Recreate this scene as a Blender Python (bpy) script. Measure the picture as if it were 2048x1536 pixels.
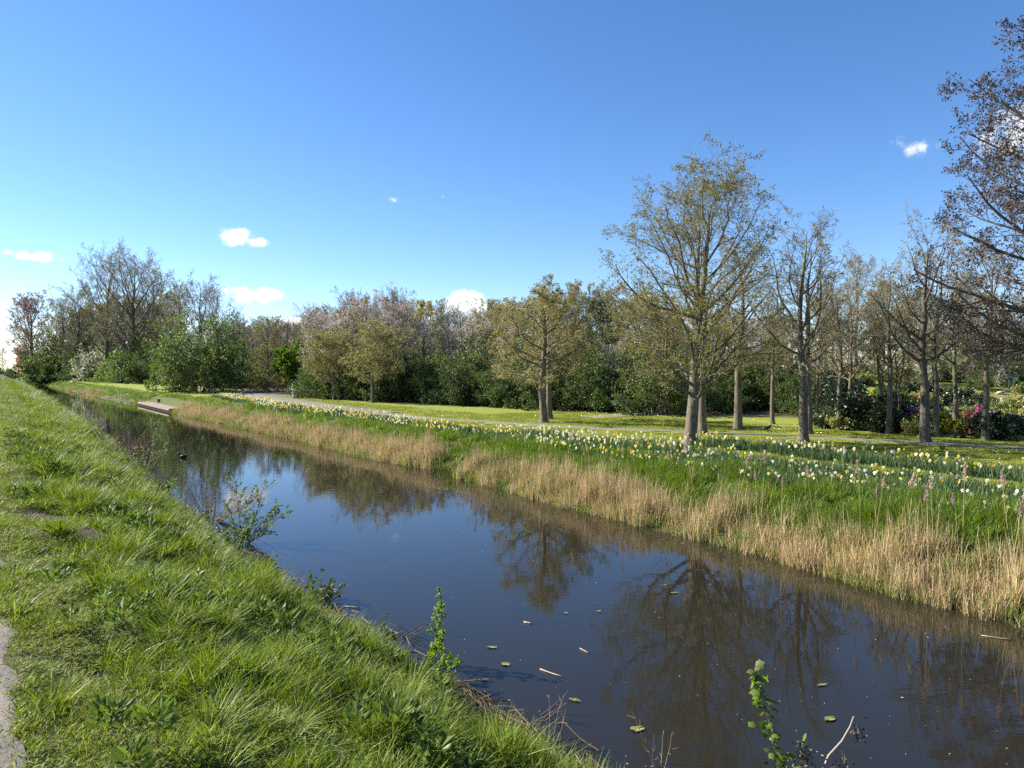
import bpy, math, random
import numpy as np
from mathutils import Vector, Matrix

rad = math.radians
sc = bpy.context.scene
for o in list(bpy.data.objects):
    bpy.data.objects.remove(o)
C = sc.collection

# ------------------------------------------------------------------ camera, sky, sun, exposure
CAM_Z = 3.0            # metres above the water
FPX = 1450.0           # focal length in pixels of a 2048 px wide picture
PITCH = math.atan(30 / FPX)
cd = bpy.data.cameras.new('camera')
cd.sensor_width = 36.0
cd.lens = 36.0 * FPX / 2048.0
cd.clip_start = 0.05
cd.clip_end = 5000
cam = bpy.data.objects.new('camera', cd)
C.objects.link(cam)
cam.location = (0, 0, CAM_Z)
cam.rotation_euler = (math.pi / 2 - PITCH, 0, 0)
sc.camera = cam

SUN_AZ = rad(-72)      # left of straight ahead
SUN_EL = rad(33)
sunv = Vector((math.sin(SUN_AZ) * math.cos(SUN_EL), math.cos(SUN_AZ) * math.cos(SUN_EL), math.sin(SUN_EL)))
ld = bpy.data.lights.new('sun', 'SUN')
ld.energy = 5.0
ld.angle = rad(0.5)
ld.color = (1.0, 0.93, 0.80)
sun = bpy.data.objects.new('sun', ld)
C.objects.link(sun)
sun.rotation_euler = sunv.to_track_quat('Z', 'Y').to_euler()
sun.location = (0, 0, 50)

world = bpy.data.worlds.new('World')
sc.world = world
world.use_nodes = True
wn = world.node_tree.nodes
wl = world.node_tree.links
wn.clear()


def N(nodes, typ, **kw):
    n = nodes.new(typ)
    for k, v in kw.items():
        setattr(n, k, v)
    return n


def math_node(nodes, links, op, a, b=None, c=None, clamp=False):
    n = nodes.new('ShaderNodeMath')
    n.operation = op
    n.use_clamp = clamp
    for i, v in enumerate((a, b, c)):
        if v is None:
            continue
        if isinstance(v, (int, float)):
            n.inputs[i].default_value = v
        else:
            links.new(v, n.inputs[i])
    return n.outputs[0]


def pix_dir(x, y):
    f = Vector((0, math.cos(PITCH), -math.sin(PITCH)))
    u = Vector((0, math.sin(PITCH), math.cos(PITCH)))
    return (f * FPX + Vector((1, 0, 0)) * (x - 1024) + u * (768 - y)).normalized()


sky = N(wn, 'ShaderNodeTexSky', sky_type='NISHITA', sun_disc=False)
sky.sun_elevation = SUN_EL
sky.sun_rotation = SUN_AZ
sky.altitude = 0
sky.air_density = 0.85
sky.dust_density = 0.08
sky.ozone_density = 3.0
hs = N(wn, 'ShaderNodeHueSaturation')
hs.inputs['Saturation'].default_value = 1.17
hs.inputs['Value'].default_value = 1.0
wl.new(sky.outputs[0], hs.inputs['Color'])
tc = N(wn, 'ShaderNodeTexCoord')
dirs = tc.outputs['Generated']
nz = N(wn, 'ShaderNodeTexNoise')
nz.inputs['Scale'].default_value = 55
nz.inputs['Detail'].default_value = 7
nz.inputs['Roughness'].default_value = 0.62
wl.new(dirs, nz.inputs['Vector'])
# clouds: (x, y, half width, half height, density), small fair-weather clouds low in the sky
clouds = [(470, 474, 50, 24, 1.0), (508, 484, 38, 13, .8), (78, 513, 66, 15, .9), (14, 504, 34, 8, .55),
          (515, 590, 62, 24, 1.0), (455, 582, 32, 14, .65), (582, 646, 48, 15, .8),
          (932, 604, 44, 30, 1.5), (915, 618, 36, 16, 1.5), (962, 617, 26, 15, 1.4), (853, 624, 24, 22, 1.0), (645, 645, 46, 18, .6),
          (1846, 295, 58, 26, .36), (1806, 284, 40, 20, .28), (2030, 275, 130, 80, .45), (2110, 350, 90, 70, .6),
          (790, 400, 18, 9, .25), (885, 394, 18, 9, .22), (10, 690, 40, 26, .6),
          (-240, 520, 90, 28, .9), (2420, 420, 120, 44, .8), (-420, 600, 110, 26, .8)]
sx_ = N(wn, 'ShaderNodeSeparateXYZ')
wl.new(dirs, sx_.inputs[0])
cx_ = N(wn, 'ShaderNodeCombineXYZ')
wl.new(math_node(wn, wl, 'ARCTAN2', sx_.outputs[0], sx_.outputs[1]), cx_.inputs[0])
wl.new(sx_.outputs[2], cx_.inputs[1])
field = None
for (x, y, wx, wy, k) in clouds:
    c = pix_dir(x, y)
    az_c = math.atan2(c.x, c.y)
    c2 = pix_dir(x + wx, y)
    sx = abs(math.atan2(c2.x, c2.y) - az_c)
    sy = abs(pix_dir(x, y - wy).z - c.z)
    ma = N(wn, 'ShaderNodeVectorMath', operation='MULTIPLY_ADD')
    wl.new(cx_.outputs[0], ma.inputs[0])
    ma.inputs[1].default_value = (1 / sx, 1 / sy, 0)
    ma.inputs[2].default_value = (-az_c / sx, -c.z / sy, 0)
    le = N(wn, 'ShaderNodeVectorMath', operation='LENGTH')
    wl.new(ma.outputs[0], le.inputs[0])
    f_ = math_node(wn, wl, 'MULTIPLY_ADD', le.outputs['Value'], -k, k)
    field = f_ if field is None else math_node(wn, wl, 'MAXIMUM', field, f_)
field = math_node(wn, wl, 'MAXIMUM', field, 0.0)
nn = math_node(wn, wl, 'MULTIPLY_ADD', nz.outputs['Fac'], 3.0, -1.5)
ff = math_node(wn, wl, 'MULTIPLY_ADD', nn, math_node(wn, wl, 'POWER', field, 0.5), field)
mr = N(wn, 'ShaderNodeMapRange', interpolation_type='SMOOTHSTEP')
mr.inputs['From Min'].default_value = 0.06
mr.inputs['From Max'].default_value = 0.58
wl.new(ff, mr.inputs['Value'])
mask = math_node(wn, wl, 'MULTIPLY', mr.outputs[0], 0.95)
mix = N(wn, 'ShaderNodeMix', data_type='RGBA')
wl.new(mask, mix.inputs['Factor'])
tint = N(wn, 'ShaderNodeMix', data_type='RGBA', blend_type='MULTIPLY')
tint.inputs['Factor'].default_value = 1.0
tint.inputs['B'].default_value = (1.0, .985, 1.06, 1)
wl.new(hs.outputs[0], tint.inputs['A'])
wl.new(tint.outputs['Result'], mix.inputs['A'])
nz2 = N(wn, 'ShaderNodeTexNoise')
nz2.inputs['Scale'].default_value = 34
nz2.inputs['Detail'].default_value = 4
wl.new(dirs, nz2.inputs['Vector'])
cm = N(wn, 'ShaderNodeMix', data_type='RGBA')
cm.inputs['A'].default_value = (5.0, 5.2, 5.6, 1)
cm.inputs['B'].default_value = (7.2, 7.2, 7.2, 1)
wl.new(math_node(wn, wl, 'MULTIPLY_ADD', nz2.outputs['Fac'], 3.0, -.9, clamp=True), cm.inputs['Factor'])
wl.new(cm.outputs['Result'], mix.inputs['B'])
bg = N(wn, 'ShaderNodeBackground')
bg.inputs['Strength'].default_value = 0.080
wl.new(mix.outputs['Result'], bg.inputs['Color'])
wo = N(wn, 'ShaderNodeOutputWorld')
wl.new(bg.outputs[0], wo.inputs['Surface'])

sc.view_settings.view_transform = 'Standard'
sc.view_settings.look = 'None'
sc.view_settings.gamma = 1
sc.view_settings.use_curve_mapping = False
sc.view_settings.exposure = 1.3
sc.cycles.max_bounces = 5
sc.cycles.diffuse_bounces = 2
sc.cycles.glossy_bounces = 3
sc.cycles.transmission_bounces = 3
sc.cycles.use_denoising = False
sc.cycles.use_adaptive_sampling = True
sc.cycles.adaptive_threshold = 0.02
sc.cycles.sample_clamp_indirect = 6

# ------------------------------------------------------------------ helpers
ANG = rad(35.6)
U = np.array([-math.sin(ANG), math.cos(ANG)])       # along the canal, away from the camera
NV = np.array([math.cos(ANG), math.sin(ANG)])       # across the canal, to the far bank


def st(X, Y):
    return X * U[0] + Y * U[1], X * NV[0] + Y * NV[1]


def xy(s, t):
    return s * U[0] + t * NV[0], s * U[1] + t * NV[1]


def wav(s, a, ph):
    return np.sin(s * a + ph) * 0.5 + np.sin(s * a * 2.3 + ph * 1.7) * 0.3 + np.sin(s * a * 5.1 + ph * 2.9) * 0.2


def t_near(s):
    b = np.interp(s, [-80, 3, 8, 14, 21, 32, 52, 124, 700], [3.45, 3.42, 3.12, 3.05, 3.2, 3.7, 3.9, 4.3, 5.8])
    return b + 0.12 * wav(s, 0.9, 1.0)


def t_far(s):
    b = np.interp(s, [-80, 3.4, 8.5, 13, 17.3, 18.0, 19.2, 22, 30, 42, 54, 67, 69, 96, 139, 700],
                  [9.9, 9.92, 10.2, 10.35, 10.55, 10.95, 10.75, 10.45, 10.5, 10.35, 10.05, 10.0, 9.3, 8.9, 8.0, 9.0])
    return b + 0.10 * wav(s, 0.7, 2.0)


def smooth(x, a, b):
    q = np.clip((x - a) / (b - a), 0, 1)
    return q * q * (3 - 2 * q)


def terrain(X, Y):
    X = np.asarray(X, float)
    Y = np.asarray(Y, float)
    s, t = st(X, Y)
    tn, tf = t_near(s), t_far(s)
    zf = np.interp(t - tf, [-3, -1, -.2, .15, .8, 1.6, 2.6, 4], [-.9, -.6, -.25, .06, .33, .68, .86, .9])
    zn = np.interp(tn - t, [-3, -1, -.2, .1, .5, 1.2, 2.2, 3.25, 4.2], [-.9, -.6, -.2, .05, .32, .78, 1.15, 1.34, 1.35])
    bump = 0.030 * (np.sin(X * 2.1 + 1.3 * np.sin(Y * 1.3)) + np.sin(Y * 2.7 + 1.1 * np.sin(X * 1.9)) + 0.8 * np.sin(X * 4.3 - Y * 3.7) + 1.1 * np.sin(X * 8.1 + 2 * np.sin(Y * 3.3)) * np.sin(Y * 7.3 + 1.7 * np.sin(X * 2.9)))
    bump = bump * smooth(tn - t, 0.2, 0.9) * (1 - smooth(tn - t, 2.7, 3.2))
    zn = zn + bump
    z = np.where(t > (tn + tf) * 0.5, zf, zn)
    m = smooth(Y, 29, 43) * smooth(X, 7, 15) * (1 - smooth(Y, 58, 85)) * 1.45
    m2 = 0.7 * np.exp(-(((X - 9.5) / 3.0) ** 2 + ((Y - 38) / 3.5) ** 2))
    z = z + np.where(t > tf, m + m2 * (1 - smooth(X, 7, 15)), 0)
    return z


def at(x, d):
    """point on the ground at column x of the photograph's field of view, d metres ahead"""
    X = (x - 1024) * d / FPX
    return X, d, float(terrain(X, d))


def gp(x, y):
    """ground point seen along a direction"""
    dv = pix_dir(x, y)
    d = 2.0
    for _ in range(4000):
        X, Y, Z = dv.x / dv.y * d, d, CAM_Z + dv.z / dv.y * d
        if Z <= max(float(terrain(X, Y)), 0.0):
            break
        d *= 1.004
    return X, Y, max(float(terrain(X, Y)), 0.0)


def unit(v):
    return v / np.maximum(np.linalg.norm(v, axis=-1, keepdims=True), 1e-9)


class MB:
    def __init__(self):
        self.v, self.f, self.n = [], [], 0

    def add(self, V, faces, mat=0):
        V = np.asarray(V, float).reshape(-1, 3)
        self.v.append(V)
        for f in (faces if isinstance(faces, list) else [faces]):
            f = np.asarray(f, int)
            if f.size:
                self.f.append((f + self.n, mat))
        self.n += len(V)

    def mesh(self, name, mats, smooth_=False):
        me = bpy.data.meshes.new(name)
        V = np.concatenate(self.v)
        me.vertices.add(len(V))
        me.vertices.foreach_set('co', V.astype(np.float32).ravel())
        tot = sum(f.size for f, _ in self.f)
        nf = sum(len(f) for f, _ in self.f)
        me.loops.add(tot)
        me.polygons.add(nf)
        me.loops.foreach_set('vertex_index', np.concatenate([f.ravel() for f, _ in self.f]).astype(np.int32))
        sizes = np.concatenate([np.full(len(f), f.shape[1]) for f, _ in self.f])
        starts = np.concatenate([[0], np.cumsum(sizes)[:-1]])
        me.polygons.foreach_set('loop_start', starts.astype(np.int32))
        me.polygons.foreach_set('material_index', np.concatenate([np.full(len(f), m) for f, m in self.f]).astype(np.int32))
        me.polygons.foreach_set('use_smooth', np.full(nf, smooth_))
        for m in (mats if isinstance(mats, (list, tuple)) else [mats]):
            me.materials.append(m)
        me.update(calc_edges=True)
        return me


def tubes(mb, P, R, m=6, mat=0, flat=1.0, cap=False):
    P = np.asarray(P, float)
    R = np.asarray(R, float)
    n, K, _ = P.shape
    T = unit(np.gradient(P, axis=1))
    mean = unit(T.mean(axis=1))
    ref = np.where(np.abs(mean[:, 2:3]) < 0.75, np.array([[0, 0, 1.0]]), np.array([[1.0, 0, 0]]))[:, None, :]
    b1 = unit(np.cross(T, np.broadcast_to(ref, T.shape)))
    b2 = np.cross(T, b1)
    a = np.arange(m) / m * 2 * np.pi
    ring = P[:, :, None, :] + R[:, :, None, None] * (np.cos(a)[None, None, :, None] * b1[:, :, None, :] + flat * np.sin(a)[None, None, :, None] * b2[:, :, None, :])
    V = ring.reshape(-1, 3)
    i = np.arange(n)[:, None, None] * K * m
    k = np.arange(K - 1)[None, :, None] * m
    j = np.arange(m)[None, None, :]
    j2 = (j + 1) % m
    F = np.stack([i + k + j, i + k + j2, i + k + m + j2, i + k + m + j], -1).reshape(-1, 4)
    fs = [F]
    if cap:
        base = (np.arange(n) * K * m)[:, None]
        fs.append(base + np.arange(m)[None, ::-1])
        fs.append(base + (K - 1) * m + np.arange(m)[None, :])
    mb.add(V, fs, mat)


def box(mb, c, s, rz=0.0, mat=0, rx=0.0):
    v = np.array([[x, y, z] for x in (-.5, .5) for y in (-.5, .5) for z in (-.5, .5)]) * np.array(s)
    if rx:
        v = v @ np.array(Matrix.Rotation(rx, 3, 'X')).T
    v = v @ np.array(Matrix.Rotation(rz, 3, 'Z')).T + np.array(c)
    mb.add(v, np.array([[0, 1, 3, 2], [4, 6, 7, 5], [0, 4, 5, 1], [2, 3, 7, 6], [0, 2, 6, 4], [1, 5, 7, 3]]), mat)


def leaves(mb, pos, d, L, Wd, rng, mat=0):
    n = len(pos)
    d = unit(d)
    sd = unit(np.cross(d, rng.normal(size=(n, 3))))
    nm = np.cross(d, sd)
    L = np.broadcast_to(np.asarray(L, float), (n,))[:, None]
    Wd = np.broadcast_to(np.asarray(Wd, float), (n,))[:, None]
    V = np.stack([pos, pos + .5 * L * d + Wd * sd + .12 * L * nm, pos + L * d, pos + .5 * L * d - Wd * sd + .12 * L * nm], 1).reshape(-1, 3)
    F = np.arange(n * 4).reshape(n, 4)
    mb.add(V, F, mat)


def grow(rng, p, d, L, K, wob, trop, tv=(0, 0, 1.0)):
    n = len(L)
    P = np.zeros((n, K, 3))
    p, d = p.copy(), unit(d.copy())
    P[:, 0] = p
    trop = np.broadcast_to(np.asarray(trop, float), (n,))[:, None]
    for k in range(1, K):
        d = unit(d + wob * rng.normal(size=(n, 3)) + trop * np.array(tv))
        p = p + d * (L / (K - 1))[:, None]
        P[:, k] = p
    return P


def spawn(rng, P, R, L, n, lo, hi, ang, ratio, K, wob, trop, rr=0.6, rmin=0.004, taper=0.55, tv=(0, 0, 1.0), twig=0.25):
    Np, Kp, _ = P.shape
    f = lo + (hi - lo) * (np.arange(n)[None, :] + rng.random((Np, n))) / n
    x = f * (Kp - 1)
    k = np.minimum(x.astype(int), Kp - 2)
    fr = (x - k)[..., None]
    I = np.arange(Np)[:, None]
    pos = P[I, k] * (1 - fr) + P[I, k + 1] * fr
    T = unit(P[I, k + 1] - P[I, k])
    rp = R[I, k] * (1 - fr[..., 0]) + R[I, k + 1] * fr[..., 0]
    a = unit(np.cross(T, rng.normal(size=T.shape)))
    b = np.cross(T, a)
    az = np.arange(n)[None, :] * 2.4 + rng.random((Np, 1)) * 6.28 + rng.normal(size=(Np, n)) * .4
    an = ang * (1 + .25 * rng.normal(size=(Np, n)))
    d = np.cos(an)[..., None] * T + np.sin(an)[..., None] * (np.cos(az)[..., None] * a + np.sin(az)[..., None] * b)
    Lc = (L[:, None] * ratio * (1 - taper * f) * (0.65 + .6 * rng.random((Np, n)))).ravel()
    pos, d = pos.reshape(-1, 3), d.reshape(-1, 3)
    Pc = grow(rng, pos, d, Lc, K, wob, trop, tv)
    r0 = np.maximum(rp.ravel() * rr, rmin)
    Rc = r0[:, None] * np.linspace(1, twig, K)[None, :]
    Rc = np.maximum(Rc, rmin * .6)
    return Pc, Rc, Lc


def along(rng, P, n, lo=.25, hi=1.0):
    """n random points on each polyline with tangents"""
    Np, K, _ = P.shape
    x = (lo + (hi - lo) * rng.random((Np, n))) * (K - 1) * .9999
    k = np.minimum(x.astype(int), K - 2)
    fr = (x - k)[..., None]
    I = np.arange(Np)[:, None]
    return (P[I, k] * (1 - fr) + P[I, k + 1] * fr).reshape(-1, 3), unit(P[I, k + 1] - P[I, k]).reshape(-1, 3)


def tag(o, label=None, cat=None, group=None, kind=None):
    if label:
        o['label'] = label
    if cat:
        o['category'] = cat
    if group:
        o['group'] = group
    if kind:
        o['kind'] = kind
    return o


def obj(name, me, parent=None, loc=None, rz=0.0, scale=None):
    o = bpy.data.objects.new(name, me)
    C.objects.link(o)
    if parent is not None:
        o.parent = parent
    if loc is not None:
        o.location = loc
    o.rotation_euler = (0, 0, rz)
    if scale is not None:
        o.scale = scale if hasattr(scale, '__len__') else (scale,) * 3
    return o


def thing(name, label, cat, loc=(0, 0, 0), rz=0.0, group=None, scale=None):
    return tag(obj(name, None, None, loc, rz, scale), label, cat, group)


# ------------------------------------------------------------------ materials
def new_mat(name):
    m = bpy.data.materials.new(name)
    m.use_nodes = True
    nt = m.node_tree
    p = nt.nodes['Principled BSDF']
    return m, nt.nodes, nt.links, p, nt.nodes['Material Output']


def leaf_mat(name, c1, c2, trans=0.35, rough=0.5, spec=0.3, c3=None, objvar=0.25):
    m, n, l, p, out = new_mat(name)
    geo = N(n, 'ShaderNodeNewGeometry')
    oi = N(n, 'ShaderNodeObjectInfo')
    ramp = N(n, 'ShaderNodeValToRGB')
    ramp.color_ramp.elements[0].color = (*c1, 1)
    ramp.color_ramp.elements[1].color = (*c2, 1)
    if c3:
        e = ramp.color_ramp.elements.new(0.9)
        e.color = (*c2, 1)
        ramp.color_ramp.elements[-1].color = (*c3, 1)
    l.new(geo.outputs['Random Per Island'], ramp.inputs['Fac'])
    h = N(n, 'ShaderNodeHueSaturation')
    l.new(ramp.outputs[0], h.inputs['Color'])
    val = math_node(n, l, 'MULTIPLY_ADD', oi.outputs['Random'], objvar * 2, 1 - objvar)
    l.new(val, h.inputs['Value'])
    l.new(h.outputs[0], p.inputs['Base Color'])
    p.inputs['Roughness'].default_value = rough
    p.inputs['Specular IOR Level'].default_value = spec
    tr = N(n, 'ShaderNodeBsdfTranslucent')
    h2 = N(n, 'ShaderNodeHueSaturation')
    h2.inputs['Saturation'].default_value = 1.15
    h2.inputs['Value'].default_value = 1.25
    l.new(h.outputs[0], h2.inputs['Color'])
    l.new(h2.outputs[0], tr.inputs['Color'])
    mx = N(n, 'ShaderNodeMixShader')
    mx.inputs[0].default_value = trans
    l.new(p.outputs[0], mx.inputs[1])
    l.new(tr.outputs[0], mx.inputs[2])
    l.new(mx.outputs[0], out.inputs['Surface'])
    return m


def noise_mat(name, c1, c2, scale=8, rough=0.85, bump=0.3, dist=0.02, stretch=(1, 1, 1), detail=6, spec=0.3, c3=None, scale2=None):
    m, n, l, p, out = new_mat(name)
    tc = N(n, 'ShaderNodeTexCoord')
    mp = N(n, 'ShaderNodeMapping')
    mp.inputs['Scale'].default_value = stretch
    l.new(tc.outputs['Object'], mp.inputs['Vector'])
    t = N(n, 'ShaderNodeTexNoise')
    t.inputs['Scale'].default_value = scale
    t.inputs['Detail'].default_value = detail
    t.inputs['Roughness'].default_value = .65
    l.new(mp.outputs[0], t.inputs['Vector'])
    r = N(n, 'ShaderNodeValToRGB')
    r.color_ramp.elements[0].position = .32
    r.color_ramp.elements[1].position = .68
    r.color_ramp.elements[0].color = (*c1, 1)
    r.color_ramp.elements[1].color = (*c2, 1)
    l.new(t.outputs['Fac'], r.inputs['Fac'])
    col = r.outputs[0]
    if c3:
        t2 = N(n, 'ShaderNodeTexNoise')
        t2.inputs['Scale'].default_value = scale2 or scale * .15
        t2.inputs['Detail'].default_value = 4
        l.new(tc.outputs['Object'], t2.inputs['Vector'])
        mrr = N(n, 'ShaderNodeMapRange')
        mrr.inputs['From Min'].default_value = .48
        mrr.inputs['From Max'].default_value = .66
        l.new(t2.outputs['Fac'], mrr.inputs['Value'])
        mx = N(n, 'ShaderNodeMix', data_type='RGBA')
        l.new(mrr.outputs[0], mx.inputs['Factor'])
        l.new(col, mx.inputs['A'])
        mx.inputs['B'].default_value = (*c3, 1)
        col = mx.outputs['Result']
    l.new(col, p.inputs['Base Color'])
    p.inputs['Roughness'].default_value = rough
    p.inputs['Specular IOR Level'].default_value = spec
    if bump:
        b = N(n, 'ShaderNodeBump')
        b.inputs['Strength'].default_value = bump
        b.inputs['Distance'].default_value = dist
        l.new(t.outputs['Fac'], b.inputs['Height'])
        l.new(b.outputs[0], p.inputs['Normal'])
    return m


M = {}
M['bark'] = noise_mat('bark', (.062, .052, .039), (.19, .158, .118), scale=14, stretch=(1, 1, .28), bump=.9, dist=.03, c3=(.20, .19, .10), scale2=1.6)
M['bark_dark'] = noise_mat('bark_dark', (.055, .047, .040), (.16, .135, .11), scale=14, stretch=(1, 1, .3), bump=.9, dist=.03)
M['twig'] = leaf_mat('twig', (.14, .112, .070), (.28, .228, .145), trans=0, rough=.8)
M['twig_grey'] = leaf_mat('twig_grey', (.17, .145, .105), (.31, .27, .20), trans=0, rough=.8)
M['twig_dark'] = leaf_mat('twig_dark', (.075, .060, .048), (.15, .12, .095), trans=0, rough=.8)
M['twig_red'] = leaf_mat('twig_red', (.17, .085, .06), (.27, .14, .10), trans=0, rough=.8)
M['oak_leaf'] = leaf_mat('oak_leaf', (.20, .19, .05), (.31, .30, .08), c3=(.30, .20, .09))
M['oak_leaf_b'] = leaf_mat('oak_leaf_b', (.24, .215, .085), (.36, .325, .13), c3=(.30, .20, .10))
M['bud'] = leaf_mat('bud', (.22, .18, .075), (.34, .29, .125))
M['catkin'] = leaf_mat('catkin', (.048, .037, .036), (.100, .075, .068), trans=.1)
M['green_dark'] = leaf_mat('green_dark', (.045, .075, .020), (.095, .145, .038), trans=.3)
M['green_mid'] = leaf_mat('green_mid', (.080, .125, .026), (.155, .215, .050), trans=.35)
M['green_fresh'] = leaf_mat('green_fresh', (.11, .185, .02), (.19, .29, .04), trans=.4)
M['green_pale'] = leaf_mat('green_pale', (.14, .18, .07), (.24, .28, .12), trans=.35)
M['green_brown'] = leaf_mat('green_brown', (.24, .23, .08), (.36, .34, .12), trans=.35)
M['evergreen'] = leaf_mat('evergreen', (.022, .040, .016), (.045, .075, .026), trans=.15, rough=.35, spec=.5)
M['blossom_white'] = leaf_mat('blossom_white', (.50, .46, .42), (.72, .67, .62), trans=.3)
M['blossom_pink'] = leaf_mat('blossom_pink', (.54, .45, .39), (.74, .66, .59), trans=.3)
M['magenta'] = leaf_mat('magenta', (.50, .08, .25), (.68, .21, .42), trans=.3)
M['red_flower'] = leaf_mat('red_flower', (.46, .06, .07), (.6, .15, .16), trans=.3)
M['orange_leaf'] = leaf_mat('orange_leaf', (.33, .10, .035), (.48, .19, .07), trans=.4)
M['pink_bud'] = leaf_mat('pink_bud', (.34, .20, .15), (.48, .32, .24), trans=.3)
M['yellow_shrub'] = leaf_mat('yellow_shrub', (.28, .27, .03), (.46, .43, .05), trans=.35)
M['grass'] = leaf_mat('grass', (.10, .155, .018), (.21, .275, .040), trans=.36, rough=.5, spec=.22, c3=(.34, .32, .13))
M['grass_short'] = leaf_mat('grass_short', (.14, .185, .028), (.25, .295, .058), trans=.35, rough=.55, spec=.2, c3=(.32, .28, .13))
M['grass_lush'] = leaf_mat('grass_lush', (.095, .155, .018), (.175, .245, .036), trans=.42, rough=.4, spec=.4)
M['lawn_blade'] = leaf_mat('lawn_blade', (.20, .23, .036), (.28, .31, .054), trans=.3, rough=.6)
M['reed'] = leaf_mat('reed', (.36, .255, .135), (.60, .46, .27), trans=.25, rough=.6, c3=(.27, .30, .10))
M['reed_green'] = leaf_mat('reed_green', (.15, .20, .045), (.28, .30, .09), trans=.35, rough=.5)
M['plume'] = leaf_mat('plume', (.40, .30, .23), (.58, .46, .37), trans=.3, rough=.8)
M['litter'] = leaf_mat('litter', (.16, .105, .06), (.42, .32, .20), trans=.1, rough=.7)
M['stick_dark'] = leaf_mat('stick_dark', (.045, .03, .022), (.12, .085, .06), trans=0, rough=.7)
M['stick_pale'] = leaf_mat('stick_pale', (.26, .20, .15), (.42, .34, .26), trans=0, rough=.7)
M['daff_leaf'] = leaf_mat('daff_leaf', (.055, .100, .036), (.105, .160, .060), trans=.3, rough=.45, spec=.4)
M['daff_yellow'] = leaf_mat('daff_yellow', (.72, .52, .035), (.80, .66, .10), trans=.3)
M['daff_cup'] = leaf_mat('daff_cup', (.76, .44, .02), (.80, .56, .05), trans=.2)
M['daff_white'] = leaf_mat('daff_white', (.72, .69, .48), (.82, .80, .70), trans=.3)
M['daff_cream'] = leaf_mat('daff_cream', (.74, .68, .34), (.82, .76, .46), trans=.3)
M['daisy'] = leaf_mat('daisy', (.75, .74, .68), (.8, .8, .74), trans=.1)
M['dandelion'] = leaf_mat('dandelion', (.70, .55, .05), (.78, .66, .08), trans=.1)
M['soil'] = noise_mat('soil', (.05, .036, .024), (.13, .10, .07), scale=9, bump=.8, dist=.05)
M['gravel'] = noise_mat('gravel', (.15, .125, .10), (.36, .31, .25), scale=60, bump=.6, dist=.012, detail=8, c3=(.32, .28, .22), scale2=1.2)
M['asphalt'] = noise_mat('asphalt', (.14, .13, .105), (.21, .195, .165), scale=30, bump=.25, dist=.01, c3=(.22, .20, .165), scale2=.4)
M['wood_pale'] = noise_mat('wood_pale', (.19, .15, .11), (.34, .28, .21), scale=6, stretch=(1, 8, 8), bump=.3)
M['wood_dark'] = noise_mat('wood_dark', (.035, .028, .022), (.08, .062, .05), scale=8, bump=.4)
M['steel'] = noise_mat('steel', (.045, .055, .065), (.075, .085, .10), scale=20, rough=.45, bump=.05, spec=.5)
M['stone'] = noise_mat('stone', (.26, .24, .21), (.42, .39, .34), scale=7, bump=.5)
M['tub'] = noise_mat('tub', (.27, .25, .22), (.40, .37, .33), scale=10, bump=.3)
M['tub_green'] = noise_mat('tub_green', (.12, .24, .19), (.17, .30, .24), scale=10, bump=.1)
M['feather'] = noise_mat('feather', (.010, .010, .012), (.022, .022, .025), scale=30, rough=.45, bump=.1)
M['beak'] = noise_mat('beak', (.55, .54, .50), (.65, .63, .58), scale=30, bump=0)
M['lily'] = noise_mat('lily', (.12, .14, .04), (.26, .27, .09), scale=18, rough=.4, bump=.4, c3=(.34, .29, .13), scale2=9)
M['white_paint'] = noise_mat('white_paint', (.68, .66, .62), (.78, .76, .72), scale=9, bump=.1)


def ground_material():
    m, n, l, p, out = new_mat('ground_cover')
    tc = N(n, 'ShaderNodeTexCoord')
    at_ = N(n, 'ShaderNodeAttribute', attribute_name='zone')
    sep = N(n, 'ShaderNodeSeparateColor')
    l.new(at_.outputs['Color'], sep.inputs[0])

    def noise(scale, detail=5):
        t = N(n, 'ShaderNodeTexNoise')
        t.inputs['Scale'].default_value = scale
        t.inputs['Detail'].default_value = detail
        t.inputs['Roughness'].default_value = .65
        l.new(tc.outputs['Object'], t.inputs['Vector'])
        return t.outputs['Fac']

    def mixc(f, a, b):
        x = N(n, 'ShaderNodeMix', data_type='RGBA')
        for s_, v in (('Factor', f), ('A', a), ('B', b)):
            if isinstance(v, tuple):
                x.inputs[s_].default_value = (*v, 1)
            else:
                l.new(v, x.inputs[s_])
        return x.outputs['Result']

    def rng_(v, a, b):
        r = N(n, 'ShaderNodeMapRange')
        r.inputs['From Min'].default_value = a
        r.inputs['From Max'].default_value = b
        l.new(v, r.inputs['Value'])
        return r.outputs[0]
    fine, mid, big = noise(40, 7), noise(3.0), noise(.35)
    base = mixc(rng_(fine, .3, .7), (.055, .075, .018), (.11, .125, .035))          # rough grass floor
    base = mixc(rng_(mid, .52, .72), base, (.12, .10, .05))
    lawn = mixc(rng_(fine, .3, .7), (.18, .215, .032), (.28, .315, .055))
    lawn = mixc(rng_(mid, .40, .75), lawn, (.24, .25, .058))
    lawn = mixc(math_node(n, l, 'MULTIPLY', rng_(big, .42, .70), .5), lawn, (.185, .23, .035))
    soil = mixc(rng_(fine, .3, .7), (.055, .040, .027), (.15, .115, .08))
    sand = mixc(rng_(fine, .3, .7), (.15, .115, .08), (.27, .215, .155))
    c = mixc(sep.outputs[0], base, lawn)
    c = mixc(sep.outputs[1], c, soil)
    c = mixc(sep.outputs[2], c, sand)
    l.new(c, p.inputs['Base Color'])
    p.inputs['Roughness'].default_value = .9
    p.inputs['Specular IOR Level'].default_value = .15
    b = N(n, 'ShaderNodeBump')
    b.inputs['Strength'].default_value = .7
    b.inputs['Distance'].default_value = .03
    l.new(fine, b.inputs['Height'])
    l.new(b.outputs[0], p.inputs['Normal'])
    return m


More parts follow.
